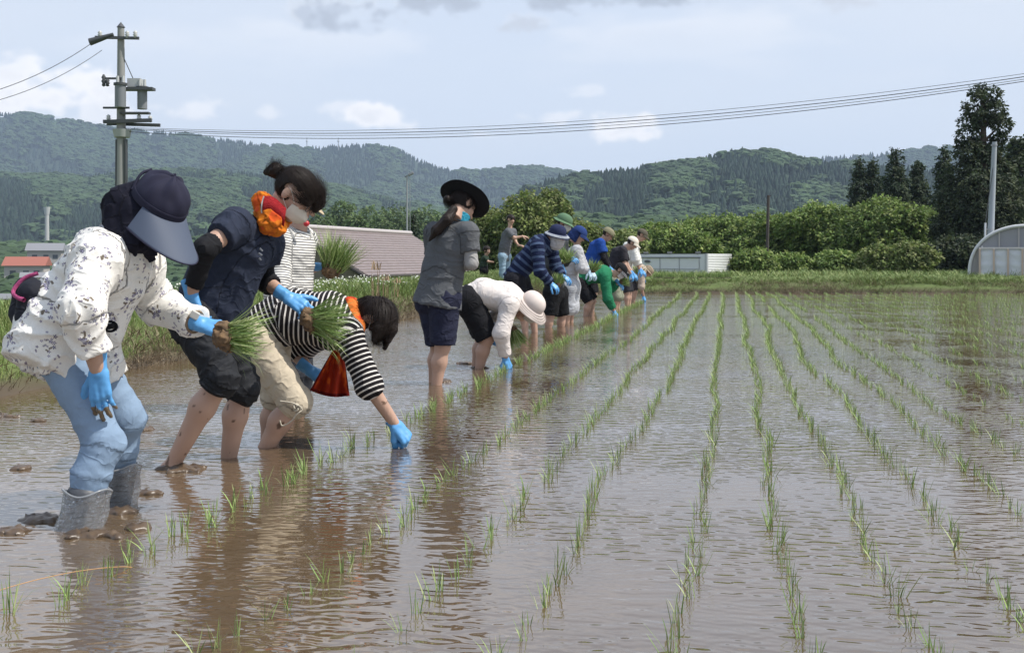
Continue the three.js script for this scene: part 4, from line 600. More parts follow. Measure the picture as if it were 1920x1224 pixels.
// a hand in its own axes: x to the fingertips, y out of its back, z to the thumb
function handGeo(curl, cell, { thumb = 0.5, cuff = 0.07, spread = 0.11, mirror = 1, fat = 1, color } = {}) {
  const pr = [cap(V(-cuff, 0, 0), V(0, 0, 0), 0.034, 0.029, { cut0: 1 })], K = [[0.086, 0, 0.028], [0.091, 0.003, 0.009], [0.087, 0.001, -0.010], [0.078, -0.003, -0.027]], Ls = [[0.040, 0.024, 0.019], [0.045, 0.027, 0.020], [0.041, 0.025, 0.019], [0.032, 0.019, 0.017]], R = [0.0088, 0.009, 0.0087, 0.0078];
  const M = (x, y, z) => V(x, y, z * mirror);
  K.forEach((k, i) => { pr.push(cap(M(0.005, 0, k[2] * 0.55), M(...k), 0.019 * fat, 0.0125 * fat)); let p = V(...k), a = 0; const sp = (1.5 - i) * spread; Ls[i].forEach((l, j) => { a += (Array.isArray(curl) ? curl[i] : curl) * [0.9, 1.15, 0.8][j]; const q = p.clone().add(V(Math.cos(a) * l * Math.cos(sp), -Math.sin(a) * l, Math.cos(a) * l * Math.sin(sp))); pr.push(cap(M(p.x, p.y, p.z), M(q.x, q.y, q.z), (R[i] - j * 0.0007) * fat, (R[i] - (j + 1) * 0.0008) * fat)); p = q; }); });
  let p = V(0.018, -0.006, 0.026); [[0.045, 0.5], [0.033, 0.2], [0.026, 0.0]].forEach(([l, o], j) => { const q = p.clone().add(V(Math.cos(o * 0.9) * 0.82, -0.28 - thumb * 0.35 * (j + 1) * 0.5, Math.sin(o * 1.2 + 0.35 - thumb * 0.35)).normalize().multiplyScalar(l)); pr.push(cap(M(p.x, p.y, p.z), M(q.x, q.y, q.z), (0.0155 - j * 0.002) * fat, (0.0135 - j * 0.0018) * fat)); p = q; });
  return meshOf(pr, 0.0055, cell, { fine: 0.004, color });
}
const skinMat = mat([0.43, 0.265, 0.19], 0.55, { vertexColors: true }), hairMat = phys([0.019, 0.013, 0.0105], 0.58, { specularIntensity: 0.4, side: THREE.DoubleSide }), eyeMat = mat([0.02, 0.015, 0.012], 0.2), gloveMat = phys([0.095, 0.31, 0.60], 0.45, { vertexColors: true });
// creased cloth: sharp wrinkle lines over a soft crumple
const wrinkle = (() => { const N = 512, d = new Float32Array(N * N * 4); for (let y = 0; y < N; y++) for (let x = 0; x < N; x++) { const u = x / N, v = y / N, wx = fbm(u * 5, v * 5, 1, 3) * 2.2, wy = fbm(u * 5 + 9, v * 5, 4, 3) * 2.2; const a = 1 - Math.abs(2 * noise(u * 4 + wx, v * 9 + wy, 2) - 1), b = 1 - Math.abs(2 * noise(u * 11 + wx * 2, v * 17 + wy * 2, 6) - 1), h = 0.55 * a * a * a + 0.22 * b * b + 0.05 * noise(x * 0.5, y * 0.5); d.set([h, h, h, 1], (y * N + x) * 4); } const t = new THREE.DataTexture(d, N, N, THREE.RGBAFormat, THREE.FloatType); t.wrapS = t.wrapT = THREE.MirroredRepeatWrapping; t.magFilter = THREE.LinearFilter; t.repeat.set(2.6, 2.6); t.needsUpdate = true; return t; })();
const cloth = (c, rough = 0.88, extra = {}) => phys(c, rough, { specularIntensity: 0.3, bumpMap: wrinkle, bumpScale: 0.0075, ...extra, side: THREE.DoubleSide });
class Figure {
  constructor(name, label, d, footX, { cell = 0.011, category = 'person', ground = 0, group } = {}) {
    this.d = d; this.cell = cell; this.base = V((footX - 960) * d / F, ground, -d); this.t = thing(name, label, category, this.base, group); this.j = {}; this.extra = [];
  }
  P(px, py, dz = 0) { return at(px, py, this.d - dz).sub(this.base); }
  joints(o) { for (const [k, v] of Object.entries(o)) this.j[k] = this.P(...v); return this; }
  add(name, geo, m, parent = this.t) { return put(name, geo, m, parent); }
  body({ build = 1, skin = skinMat, spots = 0, arms = 1, headScale = 1 } = {}) {     // one continuous skin surface with the head
    const j = this.j, b = build, w = j.shN.clone().sub(j.shF).normalize(), hw = j.hipN.clone().sub(j.hipF).normalize(), pr = [];
    this.w = w; this.hw = hw;
    pr.push(cap(j.pelvis, j.waist, 0.105 * b, 0.10 * b, { k: 0.8, w: hw }), cap(j.waist, j.chest, 0.10 * b, 0.115 * b, { k: 0.74, w }), cap(j.chest, j.neck, 0.10 * b, 0.05 * b), cap(j.shN, j.shF, 0.055 * b), cap(j.hipN, j.hipF, 0.095 * b));
    if (j.head) pr.push(cap(j.neck, j.head.clone().addScaledVector(this.up ?? V(0, 1, 0), -0.05), 0.052 * b, 0.046 * b));
    for (const s of ['N', 'F']) {
      if (j['wr' + s]) pr.push(cap(j['sh' + s], j['el' + s], 0.050 * b, 0.040 * b), cap(j['el' + s], j['wr' + s], 0.040 * b, 0.027 * b));
      const k = j['kn' + s], a = j['an' + s], h = j['hip' + s], cm = k.clone().lerp(a, 0.33), back = cm.clone(); back.add(k.clone().sub(h).normalize().multiplyScalar(-0.012).setY(0).add(V(-0.008, 0, 0)));
      pr.push(cap(h, k, 0.084 * b, 0.056 * b), cap(k, back, 0.053 * b, 0.055 * b), cap(back, a, 0.055 * b, 0.033 * b));
      const toe = a.clone().add(V(0.16, -0.05, 0)); pr.push(cap(a.clone().add(V(-0.03, -0.03, 0)), toe, 0.036 * b, 0.026 * b));
    }
    pr.push(...this.extra);
    const g = meshOf(pr, 0.035, this.cell, { color: (x, y, z) => { const m = 0.93 + 0.14 * noise(x * 22, y * 22, z * 22); if (spots && y < 0.36 && noise(x * 38 + 3, y * 38, z * 38) > 0.83) return [0.30, 0.26, 0.22]; return [m, m, m]; } });
    const parts = [g]; if (j.head) { const hd = headGeo(this.cell < 0.012 ? 0.0045 : this.cell < 0.015 ? 0.006 : 0.009).clone(); hd.scale(headScale, headScale, headScale).applyMatrix4(this.H); parts.push(hd); }
    this.bodyMesh = this.add('body', mergeGeometries(parts), skin); return this;
  }
  headAt(px, py, dz, f, u) { this.j.head = this.P(px, py, dz); this.up = V(...u).normalize(); this.H = basis(V(...f), V(...u), this.j.head); return this; }
  shirt(material, { sleeve = 1.95, loose = 0.018, hem = 0.05, folds = 0.010, fa = 26, flare = 0, cuff = 0, name = 'shirt', collar = true, torsoR = 1, extra = [], seed = 1, blend = 0.04, color } = {}) {
    const j = this.j, w = this.w, hw = this.hw, pr = [], L = loose, down = j.pelvis.clone().sub(j.waist).normalize(), low = j.pelvis.clone().addScaledVector(down, hem), T = torsoR;
    let v = 0; const seg = (a, b, ra, rb, o) => { const c = cap(a, b, ra, rb, { ...o, v0: v }); v += c.len; pr.push(c); };
    seg(low, j.waist, (0.112 + L + flare) * T, (0.105 + L) * T, { k: 0.8, w: hw, cut0: 1 }); seg(j.waist, j.chest, (0.105 + L) * T, (0.118 + L) * T, { k: 0.74, w }); seg(j.chest, j.neck.clone().lerp(j.chest, 0.1), (0.112 + L) * T, (collar ? 0.062 : 0.05) + L * 0.4, { cut: 1, fold: 0.6 });
    pr.push(cap(j.shN, j.shF, 0.06 + L * 0.8, 0.06 + L * 0.8, { v0: 0.4, fold: 0.7 }));
    const sl = Array.isArray(sleeve) ? sleeve : [sleeve, sleeve];
    ['N', 'F'].forEach((s, q) => { const S = sl[q]; if (!j['wr' + s] || S <= 0) return; const a = j['sh' + s], e = j['el' + s], k = j['wr' + s]; if (S <= 1) pr.push(cap(a, a.clone().lerp(e, S), 0.056 + L, 0.050 + L * 1.2, { cut: 1, v0: 1.0 })); else { const ee = e.clone().lerp(k, S - 1); pr.push(cap(a, e, 0.056 + L, 0.046 + L, { v0: 1.0 }), cap(e, ee, 0.046 + L, 0.034 + L * 0.8 + cuff, { cut: 1, v0: 1.0 + a.distanceTo(e) })); } });
    pr.push(...extra);
    return this.add(name, meshOf(pr, blend, this.cell, { folds, fa, seed, color }), material);
  }
  trousers(material, { len = 1.7, loose = 0.02, folds = 0.007, fa = 24, cuffR = 0, name = 'trousers', seed = 2, extra = [], uv, color } = {}) {
    const j = this.j, pr = [cap(j.hipN, j.hipF, 0.105 + loose), cap(j.pelvis, j.waist.clone().lerp(j.pelvis, 0.35), 0.118 + loose * 0.6, 0.108 + loose * 0.4, { k: 0.8, w: this.hw })];
    for (const s of ['N', 'F']) { const h = j['hip' + s], k = j['kn' + s], a = j['an' + s]; if (len <= 1) pr.push(cap(h, h.clone().lerp(k, len), 0.094 + loose, 0.070 + loose * 1.2 + cuffR, { cut: 1 })); else { const e = k.clone().lerp(a, len - 1), m = k.clone().lerp(a, Math.min(0.33, (len - 1) * 0.5)).add(V(len > 1.3 ? -0.010 : 0, 0, 0)); pr.push(cap(h, k, 0.093 + loose, 0.061 + loose), cap(k, m, 0.061 + loose, 0.059 + loose), cap(m, e, 0.059 + loose, 0.048 + loose + cuffR, { cut: 1 })); } }
    pr.push(...extra);
    return this.add(name, meshOf(pr, 0.03, this.cell, { folds, fa, seed, color }), material);
  }
  band(name, a, b, r0, r1, material, folds = 0.003) { return this.add(name, meshOf([cap(a, b, r0, r1, { cut: 1, cut0: 1 })], 0.01, Math.min(this.cell, 0.009), { folds }), material); }
  glove(s, dir, back, curl = 0.5, o = {}) {
    const X = V(...dir).normalize(), Y0 = V(...back), Z = V(0, 0, 0).crossVectors(X, Y0).normalize(), Y = V(0, 0, 0).crossVectors(Z, X), c = o.cell ?? (this.cell < 0.012 ? 0.0042 : this.cell < 0.015 ? 0.006 : 0.0085);
    const muddy = o.mud ?? 0, g = handGeo(curl, c, { mirror: s === 'N' ? 1 : -1, color: (x, y, z) => { const m = 0.9 + 0.2 * noise(x * 50, y * 50, z * 50); return muddy && x > 0.105 + 0.03 * noise(x * 60, y * 60, z * 60) ? [1.5 * m, 0.33 * m, 0.10 * m] : [m, m, m]; }, ...o });
    g.applyMatrix4(new THREE.Matrix4().makeBasis(X, Y, Z).setPosition(this.j['wr' + s])); return this.add('glove', g, o.material ?? gloveMat);
  }
  cover(s, t0, t1, r, material) { const a = this.j['sh' + s], e = this.j['el' + s], w = this.j['wr' + s]; return this.add('arm_cover', meshOf([cap(a.clone().lerp(e, t0), e, r, r * 0.92, { cut0: 1 }), cap(e, e.clone().lerp(w, t1 - 1), r * 0.92, r * (1.02 - 0.32 * (t1 - 1)), { cut: 1 })], 0.02, Math.min(this.cell, 0.011), { folds: 0.004, fa: 40 }), material); }
  inHead(g) { return g.applyMatrix4(this.H); }
  eyes(closed = false) { for (const s of [-1, 1]) this.add('eye', this.inHead(new THREE.SphereGeometry(0.009, 10, 8).scale(1.25, closed ? 0.35 : 0.7, 0.6).translate(s * 0.031, 0.005, 0.0835)), eyeMat); for (const s of [-1, 1]) this.add('eyebrow', this.inHead(new THREE.CapsuleGeometry(0.003, 0.024, 3, 6).rotateZ(Math.PI / 2 - s * 0.12).rotateY(s * 0.35).translate(s * 0.032, 0.031, 0.083)), hairMat); return this; }
  mask(material, { size = 1, low = 0 } = {}) {
    const m = this.add('mask', this.inHead(sheet((u, v) => { const a = (u - 0.5) * 2.5, h = 0.052 * size * (1 - 0.25 * Math.abs(u - 0.5) * 2), y = -0.047 - low + (v - 0.5) * 2 * h + 0.006 * (1 - Math.abs(u - 0.5) * 2); const q = Math.sin(Math.PI * v), n = (0.5 - Math.abs(u - 0.5)) * 2; return V(Math.sin(a) * 0.074, y, 0.020 + Math.cos(a) * (0.066 + 0.028 * q * n) + 0.012 * n * (v > 0.45 ? 1 : 0.6)); }, 22, 14, 0.003)), material);
    for (const s of [-1, 1]) put('ear_loop', this.inHead(new THREE.TubeGeometry(new THREE.CatmullRomCurve3([V(s * 0.068, -0.02, 0.045), V(s * 0.080, 0.006, 0.012), V(s * 0.082, 0.018, -0.014), V(s * 0.080, -0.02, -0.026), V(s * 0.068, -0.065, 0.04)]), 16, 0.0016, 5)), material, m); return this;
  }
  hair(o = {}) {                                                  // scalp hair; strands are combed ridges plus loose ribbons
    const { fringe = 0.055, back = -0.06, side = 0.03, tails = [], puff = 0.012, strands = 0, flow = V(0, -1, 0) } = o, sk = cap(V(0, 0.032, -0.014), V(0, 0.034, -0.016), 1, 1), tl = tails.map(([a, b, ra, rb]) => cap(V(...a), V(...b), ra, rb));
    const f = (x, y, z) => { const q = Math.hypot(x / (0.078 + puff), (y - 0.031) / (0.088 + puff), (z + 0.014) / (0.097 + puff)); let d = (q - 1) * 0.085; const st = noise(Math.atan2(x, z) * 26, y * 9, 3) + 0.6 * noise(Math.atan2(x, y - 0.02) * 30, z * 10, 8); d -= 0.0075 * (st - 0.8); const cut = Math.min(z - side - 0.03 * sstep(0.0, 0.07, y), fringe - y), cutEar = Math.min(0.045 - Math.hypot((y + 0.01) * 0.8, z + 0.005), Math.abs(x) - 0.066); d = Math.max(d, cut, cutEar, back - y); for (const t of tl) { const e = capDist(t, x, y, z) - 0.006 * (noise(Math.atan2(x - t.ax, z - t.az) * 9, y * 6, 1) - 0.5), h = Math.max(0.018 - Math.abs(d - e), 0); d = Math.min(d, e) - h * h / 0.072; } return d; };
    const lo = V(-0.12, -0.13, -0.13), hi = V(0.12, 0.15, 0.13); for (const t of tl) { lo.min(V(Math.min(t.ax, t.ax + t.bx) - 0.06, Math.min(t.ay, t.ay + t.by) - 0.06, Math.min(t.az, t.az + t.bz) - 0.06)); hi.max(V(Math.max(t.ax, t.ax + t.bx) + 0.06, Math.max(t.ay, t.ay + t.by) + 0.06, Math.max(t.az, t.az + t.bz) + 0.06)); }
    const { pos, idx } = surface(f, lo, hi, this.cell < 0.0095 ? 0.0034 : this.cell < 0.012 ? 0.0045 : 0.008), g = geomOf(pos, idx), parts = [g.toNonIndexed()];
    if (strands) { const r = rngOf(strands), P = [], I = []; const nv = pos.length / 3; for (let i = 0; i < strands; i++) { const q = Math.floor(r() * nv) * 3, a = V(pos[q], pos[q + 1], pos[q + 2]), n = V(a.x, a.y - 0.03, a.z + 0.014).normalize(), t = flow.clone().addScaledVector(n, -flow.dot(n)).add(V((r() - 0.5) * 0.5, (r() - 0.5) * 0.3, (r() - 0.5) * 0.5)).normalize(), l = lerp(0.04, 0.11, r()), sd = V(0, 0, 0).crossVectors(n, t).multiplyScalar(lerp(0.0006, 0.0014, r())), b0 = P.length / 3; for (let k = 0; k < 4; k++) { const s = k / 3, c = a.clone().addScaledVector(t, l * s).addScaledVector(n, 0.0015 + 0.003 * Math.sin(s * 3) * r() - s * s * l * l * 5.2); const w = 1 - s * 0.8; P.push(c.x - sd.x * w, c.y - sd.y * w, c.z - sd.z * w, c.x + sd.x * w, c.y + sd.y * w, c.z + sd.z * w); if (k) I.push(b0 + k * 2 - 2, b0 + k * 2 - 1, b0 + k * 2, b0 + k * 2 - 1, b0 + k * 2 + 1, b0 + k * 2); } } parts.push(geomOf(P, I).toNonIndexed()); }
    this.add('hair', this.inHead(mergeGeometries(parts)), o.material ?? hairMat); return this;
  }
  // hats in head axes
  crown(name, material, { r = 0.098, h = 0.105, y0 = 0.035, tilt = 0, flat = 0.0, gather = 0.002, deep = 1.12, parent } = {}) {
    const g = sheet((u, v) => { const a = u * Math.PI * 2, t = v * Math.PI / 2, e = lerp(1, 0.55, flat); let q = Math.pow(Math.cos(t), e), y = Math.pow(Math.sin(t), lerp(1, 0.75, flat)) * h; const c = 1 + gather * 10 * (noise(Math.cos(a) * 3 + 4, Math.sin(a) * 3 + 4, v * 3) - 0.5) * Math.min(1, v * 3) + gather * 2.4 * Math.sin(a * 6 + 0.8) * v; q *= c; return V(Math.cos(a) * r * q, y0 + y * c, -0.012 + Math.sin(a) * r * deep * q); }, 48, 16, 0.005);
    if (tilt) g.rotateX(tilt); return this.add(name, this.inHead(g), material, parent ?? this.t);
  }
  brim(material, { r0 = 0.097, out = 0.07, drop = 0.03, y0 = 0.038, deep = 1.12, wave = 0.006, tilt = 0, up = 0, seed = 1, parent, name = 'brim', frontOnly = 0 } = {}) {
    const g = sheet((u, v) => { const a = u * Math.PI * 2, front = Math.sin(a) * 0.5 + 0.5, k = frontOnly ? Math.pow(front, frontOnly) : 1, q = r0 + out * v * k, y = y0 - drop * v * k + up * v * v * (0.35 + 0.65 * Math.abs(Math.cos(a))) + wave * v * Math.sin(a * 3 + seed) + wave * v * 2 * (noise(Math.cos(a) * 2 + seed, Math.sin(a) * 2, v) - 0.5); return V(Math.cos(a) * q, y, -0.012 + Math.sin(a) * (r0 * deep + out * v * k)); }, 56, 8, 0.004);
    if (tilt) g.rotateX(tilt); return this.add(name, this.inHead(g), material, parent ?? this.t);
  }
  visor(material, { w = 1.2, len = 0.075, drop = 0.035, y0 = 0.04, r0 = 0.098, parent, bow = 0.02, tilt = 0 } = {}) {
    const g = sheet((u, v) => { const a = Math.PI / 2 + (u - 0.5) * 2 * w, e = len * Math.pow(Math.cos((u - 0.5) * Math.PI * 0.98), 0.5), x = Math.cos(a) * (r0 + v * 0.012), z = -0.012 + Math.sin(a) * r0 * 1.12; return V(x, y0 - drop * v - bow * (Math.pow((u - 0.5) * 2, 2)) * (0.4 + v * 0.6), z + e * v); }, 32, 10, 0.004);
    if (tilt) g.rotateX(tilt); return this.add('visor', this.inHead(g), material, parent ?? this.t);
  }
}
const felt = (c, rough = 0.9) => phys(c, rough, { specularIntensity: 0.3, side: THREE.DoubleSide });
// bunches of rice in the hand: a lump of muddy roots and many blades
const clodMat = mat(0xffffff, 0.9, { vertexColors: true });
let bundleSeed = 700;
function bundle(label, p, dir, { len = 0.17, n = 260, r = 0.055, clod = 0.06, lean = 1.0, width = 0.0026, squash = 0.75, spread = 9 } = {}) {
  const t = thing('seedling_bundle', label, 'seedling bundle', p, 'bundles of rice seedlings in hand'); t.quaternion.setFromUnitVectors(V(0, 1, 0), V(...dir).normalize()); bundleSeed += 3;
  const g = meshOf([cap(V(-clod * 0.3, -clod * 0.15, 0), V(clod * 0.35, clod * 0.05, clod * 0.1), clod * 0.8, clod * 0.7), cap(V(0, -clod * 0.35, -clod * 0.3), V(0, 0, clod * 0.4), clod * 0.6, clod * 0.7)], 0.02, clod > 0.045 ? 0.006 : 0.009, { folds: 0.012, fa: 50, fl: 40, fine: 0.024, seed: bundleSeed, color: (x, y, z) => { const k = noise(x * 60, y * 60, z * 60), m = 0.6 + 0.8 * noise(x * 140, y * 140, z * 140); return [lerp(0.07, 0.19, k) * m, lerp(0.045, 0.115, k) * m, lerp(0.028, 0.055, k) * m]; } });
  put('root_clod', g, clodMat, t);
  const b = put('shoots', bladeTuft(n, r, r * squash, len, bundleSeed, lean, width, RICE, 4, V(0, 1, 0), spread), bladeMat, t); b.userData.kind = 'stuff'; return t;
}
// ------------------------------------------------------------------ the planters, near to far
const white = cloth([0.74, 0.73, 0.70]), navyCloth = cloth([0.016, 0.018, 0.034]), blackCloth = cloth([0.013, 0.013, 0.015]);
const stripeTex = (period, lines, a, b, soft = 0.1) => dataTex(8, 512, (u, v) => { const q = v % 1; const k = lines.reduce((s, [c, w]) => Math.max(s, 1 - sstep(w * (1 - soft), w * (1 + soft), Math.abs(q - c))), 0); return [0, 1, 2].map((i) => lerp(a[i], b[i], k)); }, { srgb: true, repeat: [1, 1 / period] });
{ // 1: floral shirt, navy sun cap with a neck flap, jeans
  const f = new Figure('person', 'person in white floral shirt and navy sun cap, bent forward, jeans in plastic boot covers', 4.45, 160, { cell: 0.009 });
  f.joints({ pelvis: [120, 622, 0], waist: [142, 572, 0], chest: [200, 500, 0], neck: [240, 456, 0], shN: [182, 484, 0.16], shF: [258, 492, -0.15], elN: [150, 585, 0.30], wrN: [184, 698, 0.22], elF: [292, 572, -0.28], wrF: [374, 607, -0.12], hipN: [112, 648, 0.09], hipF: [142, 645, -0.09], knN: [196, 832, 0.14], knF: [238, 785, -0.13], anN: [132, 1005, 0.2], anF: [206, 960, -0.25] });
  f.headAt(296, 392, 0.02, [0.6, -0.6, 0.5], [0.55, 0.78, 0.28]).body();
  const floral = (() => { const r = rngOf(5), fl = []; for (let i = 0; i < 40; i++) { const cx = r(), cy = r(), n = 3 + Math.floor(r() * 10); for (let k = 0; k < n; k++) fl.push([cx + (r() - 0.5) * 0.12, cy + (r() - 0.5) * 0.15, lerp(0.010, 0.025, r()), Math.floor(r() * 5), r() * 6.28]); }
    const tones = [[0.36, 0.34, 0.44], [0.30, 0.29, 0.38], [0.45, 0.43, 0.50], [0.42, 0.38, 0.33], [0.50, 0.47, 0.52]], N = 512, B = 32, grid = Array.from({ length: B * B }, () => []); fl.forEach((q) => { for (let a = -1; a <= 1; a++) for (let b = -1; b <= 1; b++) { const gx = (Math.floor(((q[0] + 1) % 1) * B) + a + B) % B, gy = (Math.floor(((q[1] + 1) % 1) * B) + b + B) % B; grid[gy * B + gx].push(q); } });
    return dataTex(N, N, (u, v) => { let c = [0.885, 0.87, 0.84]; const w = 0.97 + 0.06 * noise(u * 200, v * 200); for (const [x, y, s, t, a] of grid[Math.min(B - 1, Math.floor(v * B)) * B + Math.min(B - 1, Math.floor(u * B))]) { let dx = u - ((x + 1) % 1), dy = v - ((y + 1) % 1); dx -= Math.round(dx); dy -= Math.round(dy); const q = Math.hypot(dx, dy), an = Math.atan2(dy, dx) + a, pet = t < 3 ? 0.68 + 0.32 * Math.cos(an * 5) : 0.35 + 0.65 * Math.pow(Math.abs(Math.cos(an)), 1.5); const k = 1 - sstep(s * pet * 0.75, s * pet, q); if (k > 0) { const hole = t < 3 && q < s * 0.22 ? 0.4 : 0; c = c.map((m, i) => lerp(m, tones[t][i] + hole, k * 0.9)); } } return c.map((m) => m * w); }, { srgb: true, repeat: [2.6, 2.6] }); })();
  const j = f.j, sm = cloth(0xffffff, 0.85, { map: floral });
  f.shirt(sm, { sleeve: [1.62, 1.9], loose: 0.025, hem: 0.02, folds: 0.013, fa: 16, cuff: 0.006, seed: 4, extra: [cap(f.P(108, 628, 0.05), f.P(74, 694, 0.10), 0.16, 0.145, { cut: 1, k: 0.8, w: f.hw, v0: 0.3 }), cap(f.P(150, 625, -0.02), f.P(205, 712, -0.06), 0.13, 0.08, { cut: 1, v0: 0.5 }), cap(f.P(205, 495, 0.02), f.P(175, 600, 0.0), 0.135, 0.12, { v0: 0.7 })] });
  const denim = cloth([0.20, 0.28, 0.39], 0.9, { vertexColors: true, bumpScale: 0.004 });
  f.trousers(denim, { len: 1.70, loose: 0.004, folds: 0.006, seed: 6, color: (x, y, z) => { const k = 0.86 + 0.3 * fbm(x * 9, y * 7, z * 9, 3) + 0.08 * noise(x * 160, y * 160, z * 160); return [k * 1.02, k, k * 0.98]; } });
  // plastic boot covers over dark boots
  const film = phys([0.88, 0.89, 0.90], 0.07, { transmission: 0.92, thickness: 0, side: THREE.DoubleSide, bumpMap: wrinkle, bumpScale: 0.02, ior: 1.6 }), rub = mat([0.06, 0.063, 0.07], 0.5);
  for (const [s, top, r] of [['N', 0.52, 0.088], ['F', 0.50, 0.088]]) {
    const k = j['kn' + s], a = j['an' + s], p0 = k.clone().lerp(a, top), p1 = a.clone().add(V(0, -0.06, 0));
    const boot = f.add('boot', meshOf([cap(p0.clone().lerp(p1, 0.12), p1, 0.068, 0.058), cap(p1, p1.clone().add(V(0.14, -0.04, 0)), 0.055, 0.04)], 0.02, 0.009, { folds: 0.004 }), rub);
    put('plastic_cover', sheet((u, v) => { const q = u * Math.PI * 2, c = p0.clone().lerp(p1, v), n = noise(Math.cos(q) * 2.2 + 3, Math.sin(q) * 2.2 + 3, v * 2.5), n2 = noise(Math.cos(q) * 6 + 3, Math.sin(q) * 6, v * 3 + 9), R = r * (0.94 + 0.10 * v) + 0.026 * (n - 0.5) + 0.014 * (n2 - 0.5) - 0.008 * (1 - v); return V(c.x + Math.cos(q) * R, c.y + (v < 0.01 ? 0.012 * Math.sin(q * 3) : 0), c.z + Math.sin(q) * R); }, 56, 18, 0.0015), film, boot);
    put('drawstring_hem', new THREE.TubeGeometry(new THREE.CatmullRomCurve3([...Array(16).keys()].map((i) => { const q = i / 16 * 6.283; return V(p0.x + Math.cos(q) * r * 0.95, p0.y + 0.004 + 0.01 * Math.sin(q * 3), p0.z + Math.sin(q) * r * 0.95); }), true), 50, 0.0042, 6), phys([0.5, 0.52, 0.54], 0.25, { transmission: 0.6, thickness: 0 }), boot);
  }
  // sun cap: gathered crown, wide visor, flap round the neck
  const capM = felt([0.022, 0.022, 0.040], 0.8), H = 'sun_cap';
  const cr = f.crown('sun_cap', capM, { r: 0.100, h: 0.114, y0: 0.024, gather: 0.018, deep: 1.1 });
  put('cap_band', f.inHead(sheet((u, v) => { const a = u * Math.PI * 2; return V(Math.cos(a) * 0.1025, 0.012 + v * 0.028, -0.012 + Math.sin(a) * 0.1125); }, 40, 3, 0.004)), capM, cr);
  put('visor', f.inHead(sheet((u, v) => { const q = (u - 0.5) * 2, a = Math.PI / 2 + q * 1.2, e = 0.185 * Math.pow(Math.max(0, Math.cos(q * Math.PI / 2 * 0.97)), 0.62); return V(Math.cos(a) * (0.102 + 0.038 * v), 0.016 - 0.062 * v - 0.020 * q * q * v, -0.012 + Math.sin(a) * 0.116 + e * v * 0.92); }, 48, 16, 0.0045)), mat([0.052, 0.068, 0.105], 0.68), cr);
  put('visor_trim', f.inHead(new THREE.TubeGeometry(new THREE.CatmullRomCurve3([...Array(33).keys()].map((i) => { const q = (i / 32 - 0.5) * 2, a = Math.PI / 2 + q * 1.2, e = 0.185 * Math.pow(Math.max(0, Math.cos(q * Math.PI / 2 * 0.97)), 0.62); return V(Math.cos(a) * 0.144, -0.046 - 0.020 * q * q, -0.012 + Math.sin(a) * 0.116 + e * 0.92); })), 64, 0.003, 6)), capM, cr);
  const flapTop = (a) => V(Math.cos(a) * 0.103, 0.045 + 0.03 * clamp(-Math.sin(a)), -0.012 + Math.sin(a) * 0.113);
  put('neck_flap', meshOf([cap(f.P(266, 366, 0.0), f.P(236, 390, 0.0), 0.062, 0.078), cap(f.P(236, 390, 0.0), f.P(238, 440, 0.02), 0.078, 0.076), cap(f.P(238, 430, 0.02), f.P(246, 484, 0.06), 0.08, 0.085, { cut: 1 }), cap(f.P(262, 400, 0.05), f.P(258, 462, 0.08), 0.06, 0.055, { cut: 1 }), cap(f.P(240, 400, -0.06), f.P(250, 460, -0.06), 0.07, 0.07)], 0.03, 0.007, { folds: 0.009, fa: 8, fl: 18, seed: 3 }), cloth([0.010, 0.010, 0.018], 0.9), cr);
  for (const s of [-1, 1]) put('gather_cord', f.inHead(new THREE.TubeGeometry(new THREE.CatmullRomCurve3([V(s * 0.09, 0.02, -0.07), V(s * 0.06, 0.075, -0.105), V(s * 0.02, 0.095, -0.115)]), 10, 0.006, 6)), capM, cr);
  f.mask(cloth([0.03, 0.03, 0.035]), { size: 0.85 });
  f.eyes(true);
  f.glove('N', [0.10, -1, 0.05], [-0.1, 0.1, 1], [0.35, 0.30, 0.30, 0.35], { mud: 1, thumb: 0.2, fat: 1.08 });
  f.glove('F', [0.95, -0.25, 0.25], [0.1, 0.85, 0.6], [0.75, 0.7, 0.7, 0.75], { mud: 0, thumb: 0.6, fat: 1.08 });
  const ring = f.add('wristwatch', new THREE.TorusGeometry(0.041, 0.008, 8, 24).scale(1, 1, 1.6).applyQuaternion(new THREE.Quaternion().setFromUnitVectors(V(0, 0, 1), j.wrF.clone().sub(j.elF).normalize())).translate(...j.wrF.clone().lerp(j.elF, 0.12).toArray()), mat([0.20, 0.14, 0.085], 0.6));
  put('watch_face', new RoundedBoxGeometry(0.034, 0.030, 0.016, 2, 0.005).rotateZ(-0.5).translate(...j.wrF.clone().lerp(j.elF, 0.12).add(V(0.012, 0.026, 0.040)).toArray()), mat([0.55, 0.53, 0.48], 0.3), ring);
  const bag = f.add('waist_bag', meshOf([cap(f.P(52, 545, 0.02), f.P(48, 590, 0.02), 0.052, 0.06), cap(f.P(60, 550, 0.13), f.P(56, 590, 0.13), 0.05, 0.055), cap(f.P(72, 560, -0.1), f.P(70, 592, -0.1), 0.05, 0.055), cap(f.P(84, 560, 0.10), f.P(90, 592, 0.12), 0.05, 0.05)], 0.03, 0.009, { folds: 0.005 }), cloth([0.018, 0.019, 0.026], 0.75));
  put('pink_trim', new THREE.TubeGeometry(new THREE.CatmullRomCurve3([f.P(70, 512, 0.1), f.P(44, 522, 0.11), f.P(24, 545, 0.13), f.P(32, 558, 0.18), f.P(44, 562, 0.2)]), 30, 0.008, 6), cloth([0.55, 0.10, 0.25], 0.6), bag);
  const belt = f.add('belt', new THREE.TubeGeometry(new THREE.CatmullRomCurve3([f.P(80, 592, 0.17), f.P(112, 607, 0.2), f.P(165, 614, 0.17), f.P(205, 612, 0.10), f.P(216, 606, 0.0), f.P(190, 596, -0.15)]), 40, 0.011, 6), blackCloth);
